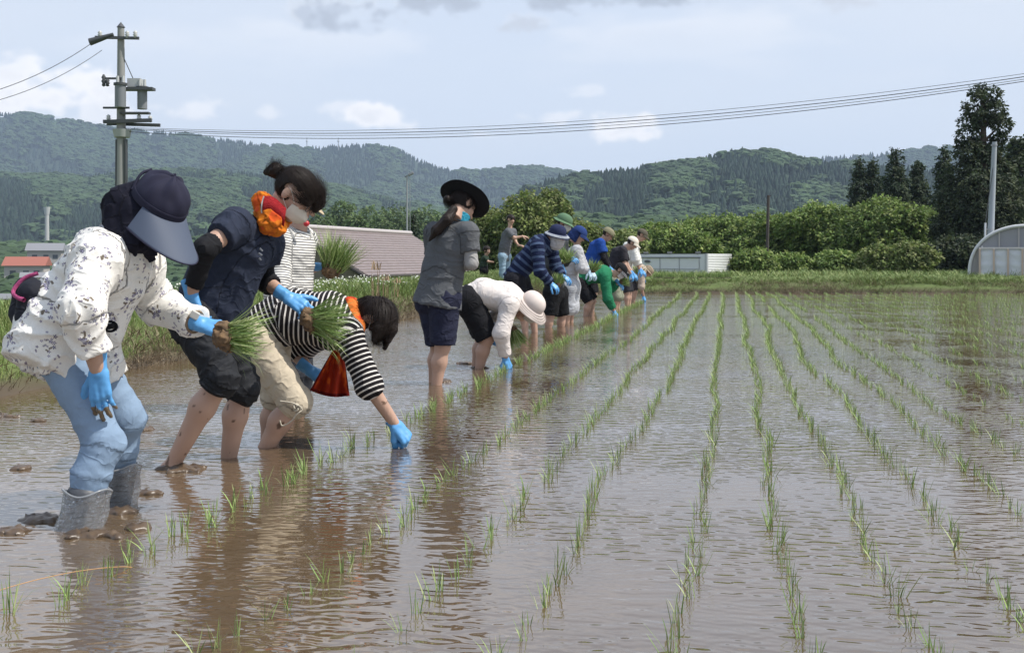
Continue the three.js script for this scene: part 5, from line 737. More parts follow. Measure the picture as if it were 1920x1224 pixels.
  put('belt_loop', new THREE.TorusGeometry(0.022, 0.0055, 6, 20).scale(1.1, 0.8, 1).translate(...f.P(205, 612, 0.13).toArray()), blackCloth, belt);
  bundle('muddy rice seedling bundle in the glove of the floral shirt person', f.P(425, 632, -0.04).add(f.base), [1, -0.02, 0.1], { len: 0.155, n: 330, r: 0.05, clod: 0.05, lean: 1.0 });
}
{ // 2: navy tee, towel, black arm covers, rolled black trousers
  const f = new Figure('person', 'person in navy tee with orange towel and black arm covers, ponytail, rolled dark trousers', 5.6, 375, { cell: 0.009 });
  f.joints({ pelvis: [382, 585, 0], waist: [405, 528, 0], chest: [450, 462, 0], neck: [493, 418, 0], shN: [440, 424, 0.15], shF: [500, 458, -0.13], elN: [384, 466, 0.32], wrN: [358, 552, 0.24], elF: [488, 520, -0.22], wrF: [540, 558, -0.1], hipN: [366, 602, 0.09], hipF: [402, 600, -0.09], knN: [416, 708, 0.18], knF: [456, 725, -0.14], anN: [322, 872, 0.13], anF: [424, 885, -0.18] });
  f.headAt(552, 366, 0, [0.72, -0.68, 0.14], [0.68, 0.72, 0.02]).body({ spots: 1 });
  const tee = cloth([0.026, 0.032, 0.052], 0.9, { vertexColors: true });
  f.shirt(tee, { sleeve: [0.52, 0.45], loose: 0.020, hem: 0.07, folds: 0.010, fa: 18, seed: 9, color: (x, y, z) => { const k = 0.85 + 0.3 * noise(x * 60, y * 60, z * 60); return [k, k, k]; }, extra: [cap(f.P(452, 475, 0.02), f.P(418, 590, 0.02), 0.13, 0.10)] });
  for (const [a, b, c, d] of [[486, 466, 492, 471], [484, 475, 491, 479], [485, 484, 489, 488]]) f.add('shirt_print', bar(f.P(a, b, 0.150), f.P(c, d, 0.146), 0.006, 0.004, 5), cloth([0.34, 0.36, 0.40]));
  const arm = cloth([0.012, 0.012, 0.014], 0.8);
  f.cover('N', 0.74, 1.80, 0.053, arm); f.cover('F', 0.3, 1.42, 0.058, arm);
  f.trousers(cloth([0.020, 0.021, 0.024], 0.7), { len: 1.10, loose: 0.013, folds: 0.012, fa: 26, seed: 12, cuffR: 0.004 });
  for (const s of ['N', 'F']) { const k = f.j['kn' + s], a = f.j['an' + s]; f.band('trouser_cuff', k.clone().lerp(a, 0.02), k.clone().lerp(a, 0.13), 0.080, 0.078, cloth([0.016, 0.017, 0.019], 0.7), 0.005); }
  f.glove('N', [0.25, -1, 0.05], [-0.6, 0.1, 0.8], 0.5, { fat: 1.08 }); f.glove('F', [0.8, -0.45, 0.3], [0.25, 0.6, 0.75], [0.65, 0.7, 0.75, 0.8], { fat: 1.1, thumb: -0.2 });
  const towel = cloth(0xffffff, 0.95, { vertexColors: true });
  const tw = meshOf([cap(f.P(486, 378, 0.05), f.P(502, 420, 0.10), 0.034, 0.042), cap(f.P(492, 372, 0.06), f.P(512, 412, 0.11), 0.026, 0.034), cap(f.P(502, 420, 0.10), f.P(520, 428, 0.07), 0.042, 0.034), cap(f.P(520, 428, 0.07), f.P(536, 408, -0.05), 0.034, 0.03), cap(f.P(486, 378, 0.05), f.P(492, 375, -0.09), 0.034, 0.034), cap(f.P(492, 375, -0.09), f.P(525, 405, -0.11), 0.034, 0.034)], 0.014, 0.006, { folds: 0.011, fa: 12, fl: 34, fine: 0.009, seed: 8, color: (x, y, z) => { const k = noise(x * 45, y * 45, z * 45), e = noise(x * 22 + 7, y * 22, z * 22) > 0.68 ? 0.55 : 1; return [0.60 * (0.8 + 0.3 * k), 0.17 * (0.6 + 0.6 * k) * e, 0.016]; } });
  f.add('neck_towel', tw, towel);
  f.add('towel_patch', sheet((u, v) => f.P(494 + u * 42 - v * 4, 368 + v * 34 + u * 18 - 6 * Math.sin(u * 4), 0.115 - 0.02 * u + 0.02 * Math.sin(v * 3) - 0.0 * u * v), 12, 10, 0.004), cloth([0.36, 0.02, 0.025], 0.8));
  f.add('towel_patch', new THREE.TubeGeometry(new THREE.CatmullRomCurve3([f.P(494, 368, 0.118), f.P(490, 385, 0.135), f.P(492, 402, 0.125), f.P(512, 404, 0.118), f.P(532, 404, 0.10)]), 24, 0.0035, 5), white);
  f.hair({ fringe: 0.055, side: 0.012, puff: 0.009, strands: 5200, back: -0.05, flow: V(0, 0.1, -1), tails: [[[0, 0.03, -0.105], [0, 0.02, -0.15], 0.026, 0.034], [[0, 0.02, -0.15], [0.0, -0.015, -0.175], 0.034, 0.014], [[0, 0.085, 0.07], [0.01, 0.05, 0.105], 0.035, 0.03], [[0.03, 0.07, 0.075], [0.045, 0.02, 0.098], 0.025, 0.016], [[-0.035, 0.07, 0.07], [-0.05, 0.02, 0.088], 0.025, 0.016], [[0.01, 0.06, 0.1], [0.012, 0.015, 0.118], 0.024, 0.012]] });
  f.mask(felt([0.60, 0.54, 0.46]), { size: 0.78, low: 0.012 }); f.eyes(true);
  for (const s of [-1, 1]) f.add('glasses', f.inHead(new THREE.TorusGeometry(0.021, 0.0018, 5, 18).scale(1.15, 0.8, 1).translate(s * 0.031, 0.002, 0.102)), mat([0.03, 0.025, 0.025], 0.4)); f.add('glasses', f.inHead(bar(V(-0.055, 0.008, 0.1), V(-0.08, 0.012, 0.0), 0.0022)), mat([0.03, 0.025, 0.025], 0.4));
  bundle('rice seedling bundle with brown roots in front of the striped back', f.P(583, 600, -0.02).add(f.base), [1, -0.12, 0.15], { len: 0.19, n: 420, r: 0.055, clod: 0.048, lean: 1.0 });
}
{ // 3: black shirt with white stripes, khaki capris, reaching into the water
  const f = new Figure('person', 'person in black and white striped shirt and khaki capris stooping to plant a seedling', 6.19, 505, { cell: 0.009 });
  f.joints({ pelvis: [488, 622, 0], waist: [542, 592, 0], chest: [622, 600, 0], neck: [668, 598, 0], shN: [650, 625, 0.14], shF: [648, 602, -0.16], elN: [693, 724, 0.2], wrN: [742, 798, 0.15], elF: [552, 660, -0.3], wrF: [580, 694, -0.18], hipN: [478, 642, 0.09], hipF: [502, 632, -0.09], knN: [553, 752, 0.13], knF: [520, 742, -0.1], anN: [484, 866, 0.1], anF: [498, 868, -0.16] });
  f.headAt(698, 604, 0.02, [0.22, -0.95, 0.22], [0.95, 0.24, 0.05]).body({ spots: 1 });
  const st = stripeTex(0.0245, [[0.5, 0.155]], [0.115, 0.105, 0.11], [0.80, 0.78, 0.75]);
  f.shirt(cloth(0xffffff, 0.88, { map: st }), { sleeve: [1.12, 0.98], loose: 0.017, hem: 0.03, folds: 0.008, fa: 14, seed: 21, torsoR: 1.06 });
  f.trousers(cloth([0.53, 0.455, 0.345], 0.9), { len: 1.06, loose: 0.016, folds: 0.006, seed: 23, cuffR: 0.004 });
  const kn = f.j.knN, an = f.j.anN; f.add('tie_cord', new THREE.TubeGeometry(new THREE.CatmullRomCurve3([f.P(525, 752, 0.22), f.P(552, 757, 0.24), f.P(566, 768, 0.22), f.P(556, 776, 0.23), f.P(545, 790, 0.22), f.P(528, 798, 0.2), f.P(524, 788, 0.21)]), 40, 0.004, 5), felt([0.52, 0.47, 0.38])); f.add('tie_cord', new THREE.TorusKnotGeometry(0.012, 0.005, 30, 6).translate(...f.P(556, 764, 0.235).toArray()), felt([0.50, 0.45, 0.36]));
  f.glove('N', [0.6, -0.7, 0.05], [0.5, 0.4, 0.7], [1.35, 1.4, 1.4, 1.4], { fat: 1.25, spread: 0.0, thumb: 1.5, cuff: 0.045 }); f.glove('F', [0.75, -0.5, 0.2], [0.3, 0.6, 0.6], 0.6, { fat: 1.05 });
  f.hair({ fringe: 0.02, side: 0.05, back: -0.10, puff: 0.016, strands: 4600, flow: V(0, -0.2, 1), tails: [[[0.05, 0.03, 0.04], [0.052, -0.02, 0.075], 0.034, 0.016], [[-0.05, 0.03, 0.05], [-0.045, 0.0, 0.10], 0.036, 0.014], [[0, 0.08, 0.06], [0, 0.06, 0.11], 0.04, 0.018], [[0.03, 0.06, 0.08], [0.035, 0.03, 0.14], 0.026, 0.010], [[0.0, -0.01, -0.09], [0, -0.07, -0.10], 0.05, 0.034]] });
  f.mask(cloth([0.72, 0.72, 0.70])); f.eyes(true);
  const sc = (seed) => ({ folds: 0.006, fa: 30, fl: 16, seed, color: (x, y, z) => { const k = noise(x * 30, y * 30, z * 30); return k > 0.55 ? [0.62, 0.16, 0.03] : [0.50, 0.045, 0.015]; } });
  f.add('neck_scarf', meshOf([cap(f.P(655, 572, 0.05), f.P(668, 615, 0.10), 0.036, 0.042), cap(f.P(655, 572, 0.05), f.P(660, 570, -0.08), 0.036, 0.036), cap(f.P(668, 615, 0.1), f.P(660, 640, 0.02), 0.04, 0.034)], 0.02, 0.007, sc(2)), cloth(0xffffff, 0.85, { vertexColors: true }));
  // scarf end hanging below the chest
  f.add('hanging_scarf', sheet((u, v) => { const w = lerp(0.13, 1, Math.pow(v, 0.9)), x = lerp(636, 614, v) + (u - 0.5) * 66 * w + 8 * v * u, y = lerp(645, 742, v) + 10 * Math.sin(u * 3.14) * v - 14 * u * v * (1 - u) + (1 - u) * -10 * v; return f.P(x, y, 0.04 + 0.035 * Math.sin(u * 11 + v * 2) * v + 0.02 * Math.sin(u * 23) * v); }, 30, 18, 0.004), felt(0xffffff, 0.8)).material.map = dataTex(128, 128, (u, v) => { const k = sstep(0.42, 0.6, fbm(u * 5, v * 4, 7, 3)), e = v > 0.93 || u < 0.04 || u > 0.96 ? 0.6 : 1; return [lerp(0.60, 0.80, k) * e, lerp(0.17, 0.34, k) * e * e, lerp(0.08, 0.10, k) * e]; }, { srgb: true });
}
{ // 4: white shirt with thin dark stripes, standing behind
  const f = new Figure('person', 'person in thin striped white shirt standing behind the navy tee, raising seedlings', 7.5, 545, { cell: 0.011 });
  f.joints({ pelvis: [540, 600, 0], waist: [540, 545, 0], chest: [544, 475, 0], neck: [558, 428, 0], shN: [520, 448, 0.14], shF: [568, 452, -0.14], elN: [522, 535, 0.22], wrN: [548, 585, 0.2], elF: [556, 520, -0.26], wrF: [594, 500, -0.18], hipN: [530, 612, 0.09], hipF: [548, 610, -0.09], knN: [545, 700, 0.08], knF: [562, 700, -0.1], anN: [535, 800, 0.08], anF: [556, 798, -0.12] });
  f.headAt(567, 376, 0, [0.8, -0.55, 0.15], [0.55, 0.83, 0]).body();
  f.shirt(cloth(0xffffff, 0.9, { map: stripeTex(0.0165, [[0.5, 0.17]], [0.84, 0.83, 0.80], [0.27, 0.27, 0.29], 0.25) }), { sleeve: [1.5, 1.3], loose: 0.024, hem: 0.08, folds: 0.007, seed: 31 });
  f.trousers(cloth([0.03, 0.032, 0.038], 0.85), { len: 1.5, loose: 0.02, seed: 33 });
  const hm = felt([0.46, 0.37, 0.25], 0.9), c = f.crown('sun_hat', hm, { r: 0.105, h: 0.10, y0: 0.03 }); f.brim(hm, { out: 0.06, drop: 0.025, y0: 0.032, parent: c }); f.hair({ fringe: 0.05 }); f.eyes();
  f.add('red_toggle', new THREE.SphereGeometry(0.019, 14, 10).translate(...f.P(574, 419, 0.17).toArray()), mat([0.45, 0.02, 0.025], 0.35)); f.add('toggle_cord', bar(f.P(570, 416, 0.16), f.P(552, 410, 0.14), 0.006), mat([0.7, 0.7, 0.68], 0.5));
  f.glove('N', [0.4, -0.9, 0], [0.6, 0.2, 0.7], 0.5); f.glove('F', [0.95, 0.05, 0.2], [0.1, 0.9, 0.4], 0.75);
  bundle('tall loose seedling bundle held up in front of the brown roof', f.P(622, 506, -0.14).add(f.base), [0.35, 0.9, 0.1], { len: 0.24, n: 420, r: 0.07, clod: 0.055, lean: 0.95, width: 0.0032, spread: 6 });
}
{ // 5: grey tee, black hat, seen from behind
  const f = new Figure('person', 'person in grey tee, navy shorts and wide black hat standing with arms folded, back turned', 9.14, 815, { cell: 0.0105 });
  f.joints({ pelvis: [822, 552, 0], waist: [830, 508, 0], chest: [846, 456, 0], neck: [862, 416, -0.02], shN: [878, 436, 0.10], shF: [814, 436, -0.08], elN: [884, 494, 0.12], wrN: [852, 500, -0.16], elF: [812, 496, -0.16], wrF: [850, 500, -0.26], hipN: [834, 562, 0.05], hipF: [808, 562, -0.05], knN: [830, 648, 0.06], knF: [822, 645, -0.10], anN: [816, 742, 0.06], anF: [812, 736, -0.14] });
  f.headAt(868, 386, -0.03, [0.66, -0.62, -0.42], [0.32, 0.72, -0.60]).body();
  f.shirt(cloth([0.098, 0.102, 0.108], 0.92), { sleeve: [0.62, 0.6], loose: 0.020, hem: 0.085, flare: 0.034, torsoR: 1.02, folds: 0.008, fa: 14, seed: 41 });
  const cov = cloth([0.30, 0.29, 0.28], 0.85); f.cover('N', 0.4, 1.95, 0.054, cov); f.cover('F', 0.4, 1.95, 0.054, cov);
  f.trousers(cloth([0.020, 0.022, 0.042], 0.85), { len: 0.98, loose: 0.022, folds: 0.007, seed: 43, name: 'shorts' });
  f.hair({ fringe: 0.045, back: -0.11, strands: 2500, tails: [[[0.01, -0.01, -0.09], [0.02, -0.04, -0.13], 0.032, 0.036]] });
  f.add('ponytail', meshOf([cap(f.P(850, 392, 0.09), f.P(838, 412, 0.13), 0.030, 0.040), cap(f.P(838, 412, 0.13), f.P(818, 432, 0.13), 0.040, 0.034), cap(f.P(818, 432, 0.13), f.P(806, 450, 0.12), 0.034, 0.010)], 0.02, 0.007, { folds: 0.007, fa: 8, fl: 60, seed: 4 }), hairMat);
  f.band('neck_scarf', f.P(859, 415, 0.0), f.P(866, 399, -0.01), 0.078, 0.072, cloth([0.03, 0.24, 0.34], 0.8), 0.006);
  const c = f.crown('wide_hat', blackCloth, { r: 0.102, h: 0.10, y0: 0.04, flat: 0.5, gather: 0.001 }); f.brim(blackCloth, { out: 0.095, drop: -0.008, y0: 0.044, up: 0.02, wave: 0.004, parent: c });
}
{ // 6: cream shirt, bucket hat
  const f = new Figure('person', 'person in cream shirt, pale bucket hat and black shorts bent double to plant', 10.5, 895, { cell: 0.0115 });
  f.joints({ pelvis: [884, 560, 0], waist: [908, 550, 0], chest: [952, 560, 0], neck: [980, 566, 0], shN: [955, 572, 0.15], shF: [955, 566, -0.15], elN: [940, 625, 0.2], wrN: [948, 672, 0.12], elF: [926, 600, -0.22], wrF: [922, 620, -0.12], hipN: [880, 566, 0.09], hipF: [884, 566, -0.09], knN: [914, 634, 0.10], knF: [906, 630, -0.12], anN: [896, 706, 0.05], anF: [890, 702, -0.14] });
  f.headAt(996, 576, 0.02, [0.55, -0.72, 0.40], [0.52, 0.72, 0.3]).body();
  f.shirt(cloth([0.66, 0.60, 0.56], 0.9), { sleeve: 1.86, loose: 0.022, hem: 0.08, folds: 0.006, fa: 14, seed: 51 });
  f.trousers(cloth([0.010, 0.010, 0.012], 0.8), { len: 0.98, loose: 0.026, folds: 0.006, seed: 53, name: 'shorts' });
  for (const o of [0, 0.035]) f.add('side_stripe', new THREE.TubeGeometry(new THREE.CatmullRomCurve3([0.1, 0.4, 0.7, 0.95].map((t) => f.j.hipN.clone().lerp(f.j.knN, t).add(V(-0.02 + o, -0.0 + o * 0.5, 0.112 - t * 0.022)))), 16, 0.006, 5), cloth([0.6, 0.6, 0.6]));
  const hm = felt([0.62, 0.54, 0.49], 0.92), c = f.crown('bucket_hat', hm, { r: 0.103, h: 0.105, y0: 0.03, flat: 0.35 }); f.brim(hm, { out: 0.085, drop: 0.055, y0: 0.034, wave: 0.006, parent: c }); for (const k of [0.3, 0.5, 0.7, 0.88]) put('brim_stitching', f.inHead(new THREE.TorusGeometry(0.103 + 0.085 * k, 0.0022, 4, 60).rotateX(Math.PI / 2).scale(1, 1, 1.08).translate(0, 0.037 - 0.055 * k, -0.012)), cloth([0.50, 0.42, 0.38]), c);
  f.hair({ fringe: 0.04 }); f.mask(cloth([0.55, 0.52, 0.46]), { size: 1.15 }); f.eyes(true);
  f.glove('N', [0.35, -0.9, 0.05], [0.5, 0.3, 0.8], 0.6); f.glove('F', [0.1, -1, 0], [-0.6, 0, 0.8], 0.6);
  bundle('seedling bundle hanging under the cream shirt person', f.P(962, 622, -0.05).add(f.base), [0.35, -0.9, 0.2], { len: 0.16, n: 320, r: 0.065, clod: 0.045, lean: 0.8, width: 0.0036 });
}
{ // 7: navy striped pullover, navy bucket hat, face wrapped
  const f = new Figure('person', 'person in navy striped pullover and navy bucket hat with wrapped face, looking this way', 15.5, 995, { cell: 0.013 });
  f.joints({ pelvis: [966, 518, 0], waist: [984, 494, 0], chest: [1014, 460, 0], neck: [1032, 446, 0.03], shN: [1008, 462, 0.17], shF: [1034, 462, -0.14], elN: [1012, 508, 0.24], wrN: [1034, 532, 0.18], elF: [1042, 500, -0.14], wrF: [1056, 518, -0.05], hipN: [964, 528, 0.1], hipF: [974, 526, -0.09], knN: [984, 578, 0.1], knF: [1000, 578, -0.1], anN: [986, 634, 0.1], anF: [1004, 632, -0.1] });
  f.headAt(1046, 440, 0.06, [0.62, -0.28, 0.73], [0.2, 0.96, 0.2]).body();
  f.shirt(cloth(0xffffff, 0.9, { map: stripeTex(0.085, [[0.5, 0.19]], [0.10, 0.13, 0.235], [0.27, 0.325, 0.42], 0.1) }), { sleeve: 1.92, loose: 0.028, hem: 0.08, folds: 0.009, seed: 61 });
  f.trousers(cloth([0.013, 0.013, 0.017], 0.85), { len: 0.96, loose: 0.028, seed: 63 });
  const hm = felt([0.020, 0.026, 0.065], 0.85), c = f.crown('bucket_hat', hm, { r: 0.105, h: 0.10, y0: 0.03, flat: 0.3 }); f.brim(hm, { out: 0.065, drop: 0.05, y0: 0.03, parent: c }); put('hat_band', f.inHead(sheet((u, v) => { const a = u * 6.2832; return V(Math.cos(a) * (0.128 + v * 0.03), 0.012 - v * 0.022, -0.012 + Math.sin(a) * (0.138 + v * 0.03)); }, 40, 2, 0.007)), cloth([0.42, 0.45, 0.50]), c);
  f.add('face_wrap', f.inHead(meshOf([cap(V(0, -0.04, 0.01), V(0, -0.12, 0.0), 0.085, 0.085, { k: 0.9, w: V(1, 0, 0) }), cap(V(0, -0.05, 0.03), V(0, -0.10, 0.03), 0.082, 0.07)], 0.03, 0.008, { folds: 0.006, cuts: [(x, y, z) => y + 0.012 + (z < 0 ? -0.05 : 0)] })), cloth([0.45, 0.44, 0.45]));
  f.hair({ fringe: 0.05 }); f.eyes(); f.glove('N', [0.75, -0.6, 0.2], [0.4, 0.5, 0.7], 0.6); f.glove('F', [0.75, -0.6, 0.2], [0.4, 0.5, 0.7], 0.6);
  bundle('small seedling bundle in the glove of the striped pullover person', f.P(1046, 533, 0.05).add(f.base), [0.25, 0.95, 0.1], { len: 0.15, n: 200, r: 0.05, clod: 0.04, lean: 0.7, width: 0.005 });
}
// the farther planters share one pattern of clothes
function planter(label, d, foot, j, head, o) {
  const f = new Figure('person', label, d, foot, { cell: o.cell ?? 0.016, ground: o.ground ?? 0 }); f.joints(j); f.headAt(...head).body({ build: o.build ?? 1, headScale: o.hs ?? 1 });
  f.shirt(cloth(o.top, 0.9, o.topMap ? { map: o.topMap } : {}), { sleeve: o.sleeve ?? 1.9, loose: o.loose ?? 0.026, hem: o.hem ?? 0.08, folds: 0.009, seed: d * 3, name: o.topName ?? 'shirt' });
  f.trousers(cloth(o.bottom, 0.88), { len: o.len ?? 0.97, loose: o.wide ?? 0.024, seed: d * 5, name: o.bottomName ?? 'shorts' });
  if (o.hat) { const hm = felt(o.hat, 0.9), c = f.crown(o.hatName ?? 'cap', hm, { r: 0.104, h: o.hatH ?? 0.10, y0: 0.03, flat: o.brim ? 0.35 : 0.1 }); if (o.brim) f.brim(hm, { out: o.brim, drop: o.drop ?? 0.03, y0: 0.034, up: o.up ?? 0, parent: c }); else f.visor(cloth(o.visor ?? o.hat, 0.9), { len: 0.085, parent: c, r0: 0.104 }); if (o.flap) put('neck_flap', f.inHead(meshOf([cap(V(0, 0.02, -0.04), V(0, -0.12, -0.05), 0.098, 0.10, { cut: 1 })], 0.02, 0.012, { folds: 0.006, cuts: [(x, y, z) => z - 0.03] })), cloth(o.flap, 0.9), c); }
  f.hair({ fringe: o.hat ? 0.03 : 0.055, puff: 0.01, ...(o.hair ?? {}) }); if (o.mask) f.mask(cloth(o.mask)); f.eyes();
  if (o.gloves !== 0) { f.glove('N', o.gn ?? [0.4, -0.9, 0.1], [0.6, 0.3, 0.7], 0.6, o.gm ? { material: o.gm } : {}); f.glove('F', o.gf ?? [0.6, -0.7, 0.1], [0.5, 0.4, 0.7], 0.6, o.gm ? { material: o.gm } : {}); }
  return f;
}
const std = (p) => p;
{
  const f8 = planter('person in green brimmed hat and black shorts, hidden behind the striped pullover', 16.8, 1040, { pelvis: [1040, 540, 0], waist: [1036, 508, 0], chest: [1038, 468, 0], neck: [1048, 440, 0], shN: [1028, 455, 0.15], shF: [1054, 455, -0.15], elN: [1034, 495, 0.2], wrN: [1054, 500, 0.2], elF: [1058, 490, -0.2], wrF: [1066, 486, -0.05], hipN: [1036, 550, 0.09], hipF: [1048, 550, -0.09], knN: [1032, 592, 0.12], knF: [1054, 592, -0.12], anN: [1026, 632, 0.12], anF: [1052, 630, -0.12] }, [1058, 418, 0, [0.8, -0.4, 0.3], [0.4, 0.9, 0.1]], { cell: 0.014, top: [0.05, 0.055, 0.06], bottom: [0.011, 0.011, 0.012], hat: [0.10, 0.17, 0.10], brim: 0.055, hatName: 'brimmed_hat', gf: [0.9, -0.1, 0.3], wide: 0.03, mask: [0.7, 0.7, 0.68] });
  bundle('leafy seedling bundle held at chest height between the two navy hats', f8.P(1056, 488, 0.22).add(f8.base), [0.2, 0.8, 0.5], { len: 0.17, n: 300, r: 0.10, clod: 0.05, lean: 1.3, width: 0.006, spread: 5 });
  const f9 = planter('person in blue flapped cap, grey long sleeves and pale apron', 18, 1072, { pelvis: [1068, 530, 0], waist: [1068, 508, 0], chest: [1078, 480, 0], neck: [1082, 462, 0], shN: [1082, 470, 0.15], shF: [1082, 470, -0.15], elN: [1090, 503, 0.2], wrN: [1104, 508, 0.18], elF: [1096, 503, -0.18], wrF: [1108, 510, -0.1], hipN: [1066, 538, 0.09], hipF: [1070, 538, -0.09], knN: [1066, 572, 0.08], knF: [1072, 572, -0.08], anN: [1062, 616, 0.08], anF: [1070, 614, -0.1] }, [1086, 440, 0.02, [0.75, -0.55, 0.2], [0.5, 0.85, 0.05]], { cell: 0.014, top: [0.40, 0.40, 0.41], bottom: [0.46, 0.47, 0.49], bottomName: 'trousers', len: 1.3, wide: 0.05, hat: [0.022, 0.045, 0.15], flap: [0.018, 0.035, 0.12], gm: phys([0.42, 0.56, 0.66], 0.5, { vertexColors: true }), hem: 0.16 });
  bundle('seedling bundle in the pale gloves of the grey sleeved person', f9.P(1112, 506, 0.1).add(f9.base), [0.3, 0.8, 0.3], { len: 0.15, n: 180, r: 0.06, clod: 0.04, lean: 0.9, width: 0.006 });
  const f11 = planter('person in green jacket and black cap bent over with one hand in the water', 20, 1102, { pelvis: [1088, 526, 0], waist: [1104, 514, 0], chest: [1130, 514, 0], neck: [1148, 512, 0], shN: [1134, 520, 0.15], shF: [1134, 516, -0.15], elN: [1140, 560, 0.2], wrN: [1152, 584, 0.14], elF: [1146, 540, -0.2], wrF: [1160, 530, -0.1], hipN: [1086, 532, 0.09], hipF: [1090, 530, -0.09], knN: [1106, 565, 0.1], knF: [1112, 563, -0.1], anN: [1096, 602, 0.06], anF: [1104, 600, -0.1] }, [1163, 508, 0.02, [0.62, -0.75, 0.2], [0.72, 0.66, 0.05]], { top: [0.020, 0.16, 0.075], topName: 'jacket', sleeve: 1.75, bottom: [0.010, 0.010, 0.012], hat: [0.012, 0.012, 0.014], hatName: 'cap', visor: [0.15, 0.15, 0.16], loose: 0.034, mask: [0.7, 0.66, 0.66], gn: [0.5, -0.75, 0] });
  bundle('seedling bundle below the green jacket person', f11.P(1166, 528, -0.08).add(f11.base), [0.9, 0.1, 0.2], { len: 0.14, n: 140, r: 0.05, clod: 0.035, lean: 0.7, width: 0.006 });
  const f10 = planter('person in blue tee and olive brimmed hat, stooping with black arm covers', 22, 1110, { pelvis: [1104, 512, 0], waist: [1106, 492, 0], chest: [1120, 464, 0], neck: [1128, 450, 0], shN: [1126, 456, 0.15], shF: [1126, 456, -0.15], elN: [1132, 484, 0.2], wrN: [1142, 502, 0.14], elF: [1136, 484, -0.2], wrF: [1146, 504, -0.1], hipN: [1104, 518, 0.09], hipF: [1106, 518, -0.09], knN: [1110, 550, 0.1], knF: [1114, 550, -0.1], anN: [1106, 588, 0.08], anF: [1110, 588, -0.1] }, [1140, 440, 0.0, [0.8, -0.58, 0.15], [0.58, 0.8, 0.05]], { top: [0.018, 0.062, 0.26], topName: 'tee', sleeve: 0.62, bottom: [0.012, 0.012, 0.014], hat: [0.21, 0.195, 0.125], brim: 0.055, up: 0.03, hatName: 'brimmed_hat', gloves: 1 });
  f10.cover('N', 0.5, 1.9, 0.053, blackCloth); f10.cover('F', 0.5, 1.9, 0.053, blackCloth);
  planter('person in charcoal tee and cream cap, camouflage shorts', 23, 1158, { pelvis: [1150, 520, 0], waist: [1150, 500, 0], chest: [1160, 476, 0], neck: [1174, 464, 0], shN: [1168, 470, 0.14], shF: [1168, 470, -0.14], elN: [1172, 498, 0.18], wrN: [1184, 514, 0.12], elF: [1176, 498, -0.18], wrF: [1188, 514, -0.08], hipN: [1150, 526, 0.09], hipF: [1154, 526, -0.09], knN: [1156, 556, 0.1], knF: [1160, 556, -0.1], anN: [1154, 586, 0.08], anF: [1158, 585, -0.1] }, [1186, 456, 0.0, [0.82, -0.55, 0.15], [0.55, 0.82, 0.05]], { top: [0.032, 0.030, 0.036], topName: 'tee', sleeve: 0.7, bottom: [0.24, 0.25, 0.18], len: 1.05, wide: 0.035, hat: [0.66, 0.60, 0.50] });
  planter('person in loose white shirt and olive cap behind the cream cap', 24.5, 1185, { pelvis: [1170, 516, 0], waist: [1172, 494, 0], chest: [1182, 466, 0], neck: [1194, 452, 0], shN: [1186, 460, 0.15], shF: [1188, 458, -0.14], elN: [1192, 486, 0.18], wrN: [1200, 506, 0.12], elF: [1194, 486, -0.18], wrF: [1204, 508, -0.08], hipN: [1170, 520, 0.09], hipF: [1172, 520, -0.09], knN: [1176, 548, 0.1], knF: [1180, 548, -0.1], anN: [1176, 580, 0.08], anF: [1180, 579, -0.1] }, [1204, 441, 0.0, [0.82, -0.55, 0.15], [0.55, 0.82, 0.05]], { top: [0.66, 0.65, 0.60], sleeve: 1.5, loose: 0.04, bottom: [0.03, 0.03, 0.035], hat: [0.095, 0.085, 0.062] });
  const f14 = planter('person in tan shirt and tan hat at the far end of the planting line', 26.8, 1190, { pelvis: [1180, 522, 0], waist: [1188, 512, 0], chest: [1202, 507, 0], neck: [1209, 507, 0], shN: [1203, 511, 0.15], shF: [1204, 510, -0.14], elN: [1203, 538, 0.18], wrN: [1207, 556, 0.12], elF: [1200, 530, -0.18], wrF: [1204, 520, -0.08], hipN: [1179, 526, 0.09], hipF: [1181, 526, -0.09], knN: [1188, 546, 0.1], knF: [1191, 546, -0.1], anN: [1184, 572, 0.08], anF: [1187, 571, -0.1] }, [1215, 509, 0.0, [0.62, -0.75, 0.2], [0.7, 0.65, 0.05]], { top: [0.42, 0.34, 0.27], sleeve: 1.2, bottom: [0.045, 0.04, 0.045], hat: [0.33, 0.26, 0.18], brim: 0.04, hatName: 'brimmed_hat' });
  bundle('farthest seedling bundle beside the tan hat', f14.P(1197, 512, 0.15).add(f14.base), [0.1, 0.9, 0.2], { len: 0.2, n: 160, r: 0.08, clod: 0.04, lean: 1, width: 0.008 });
}
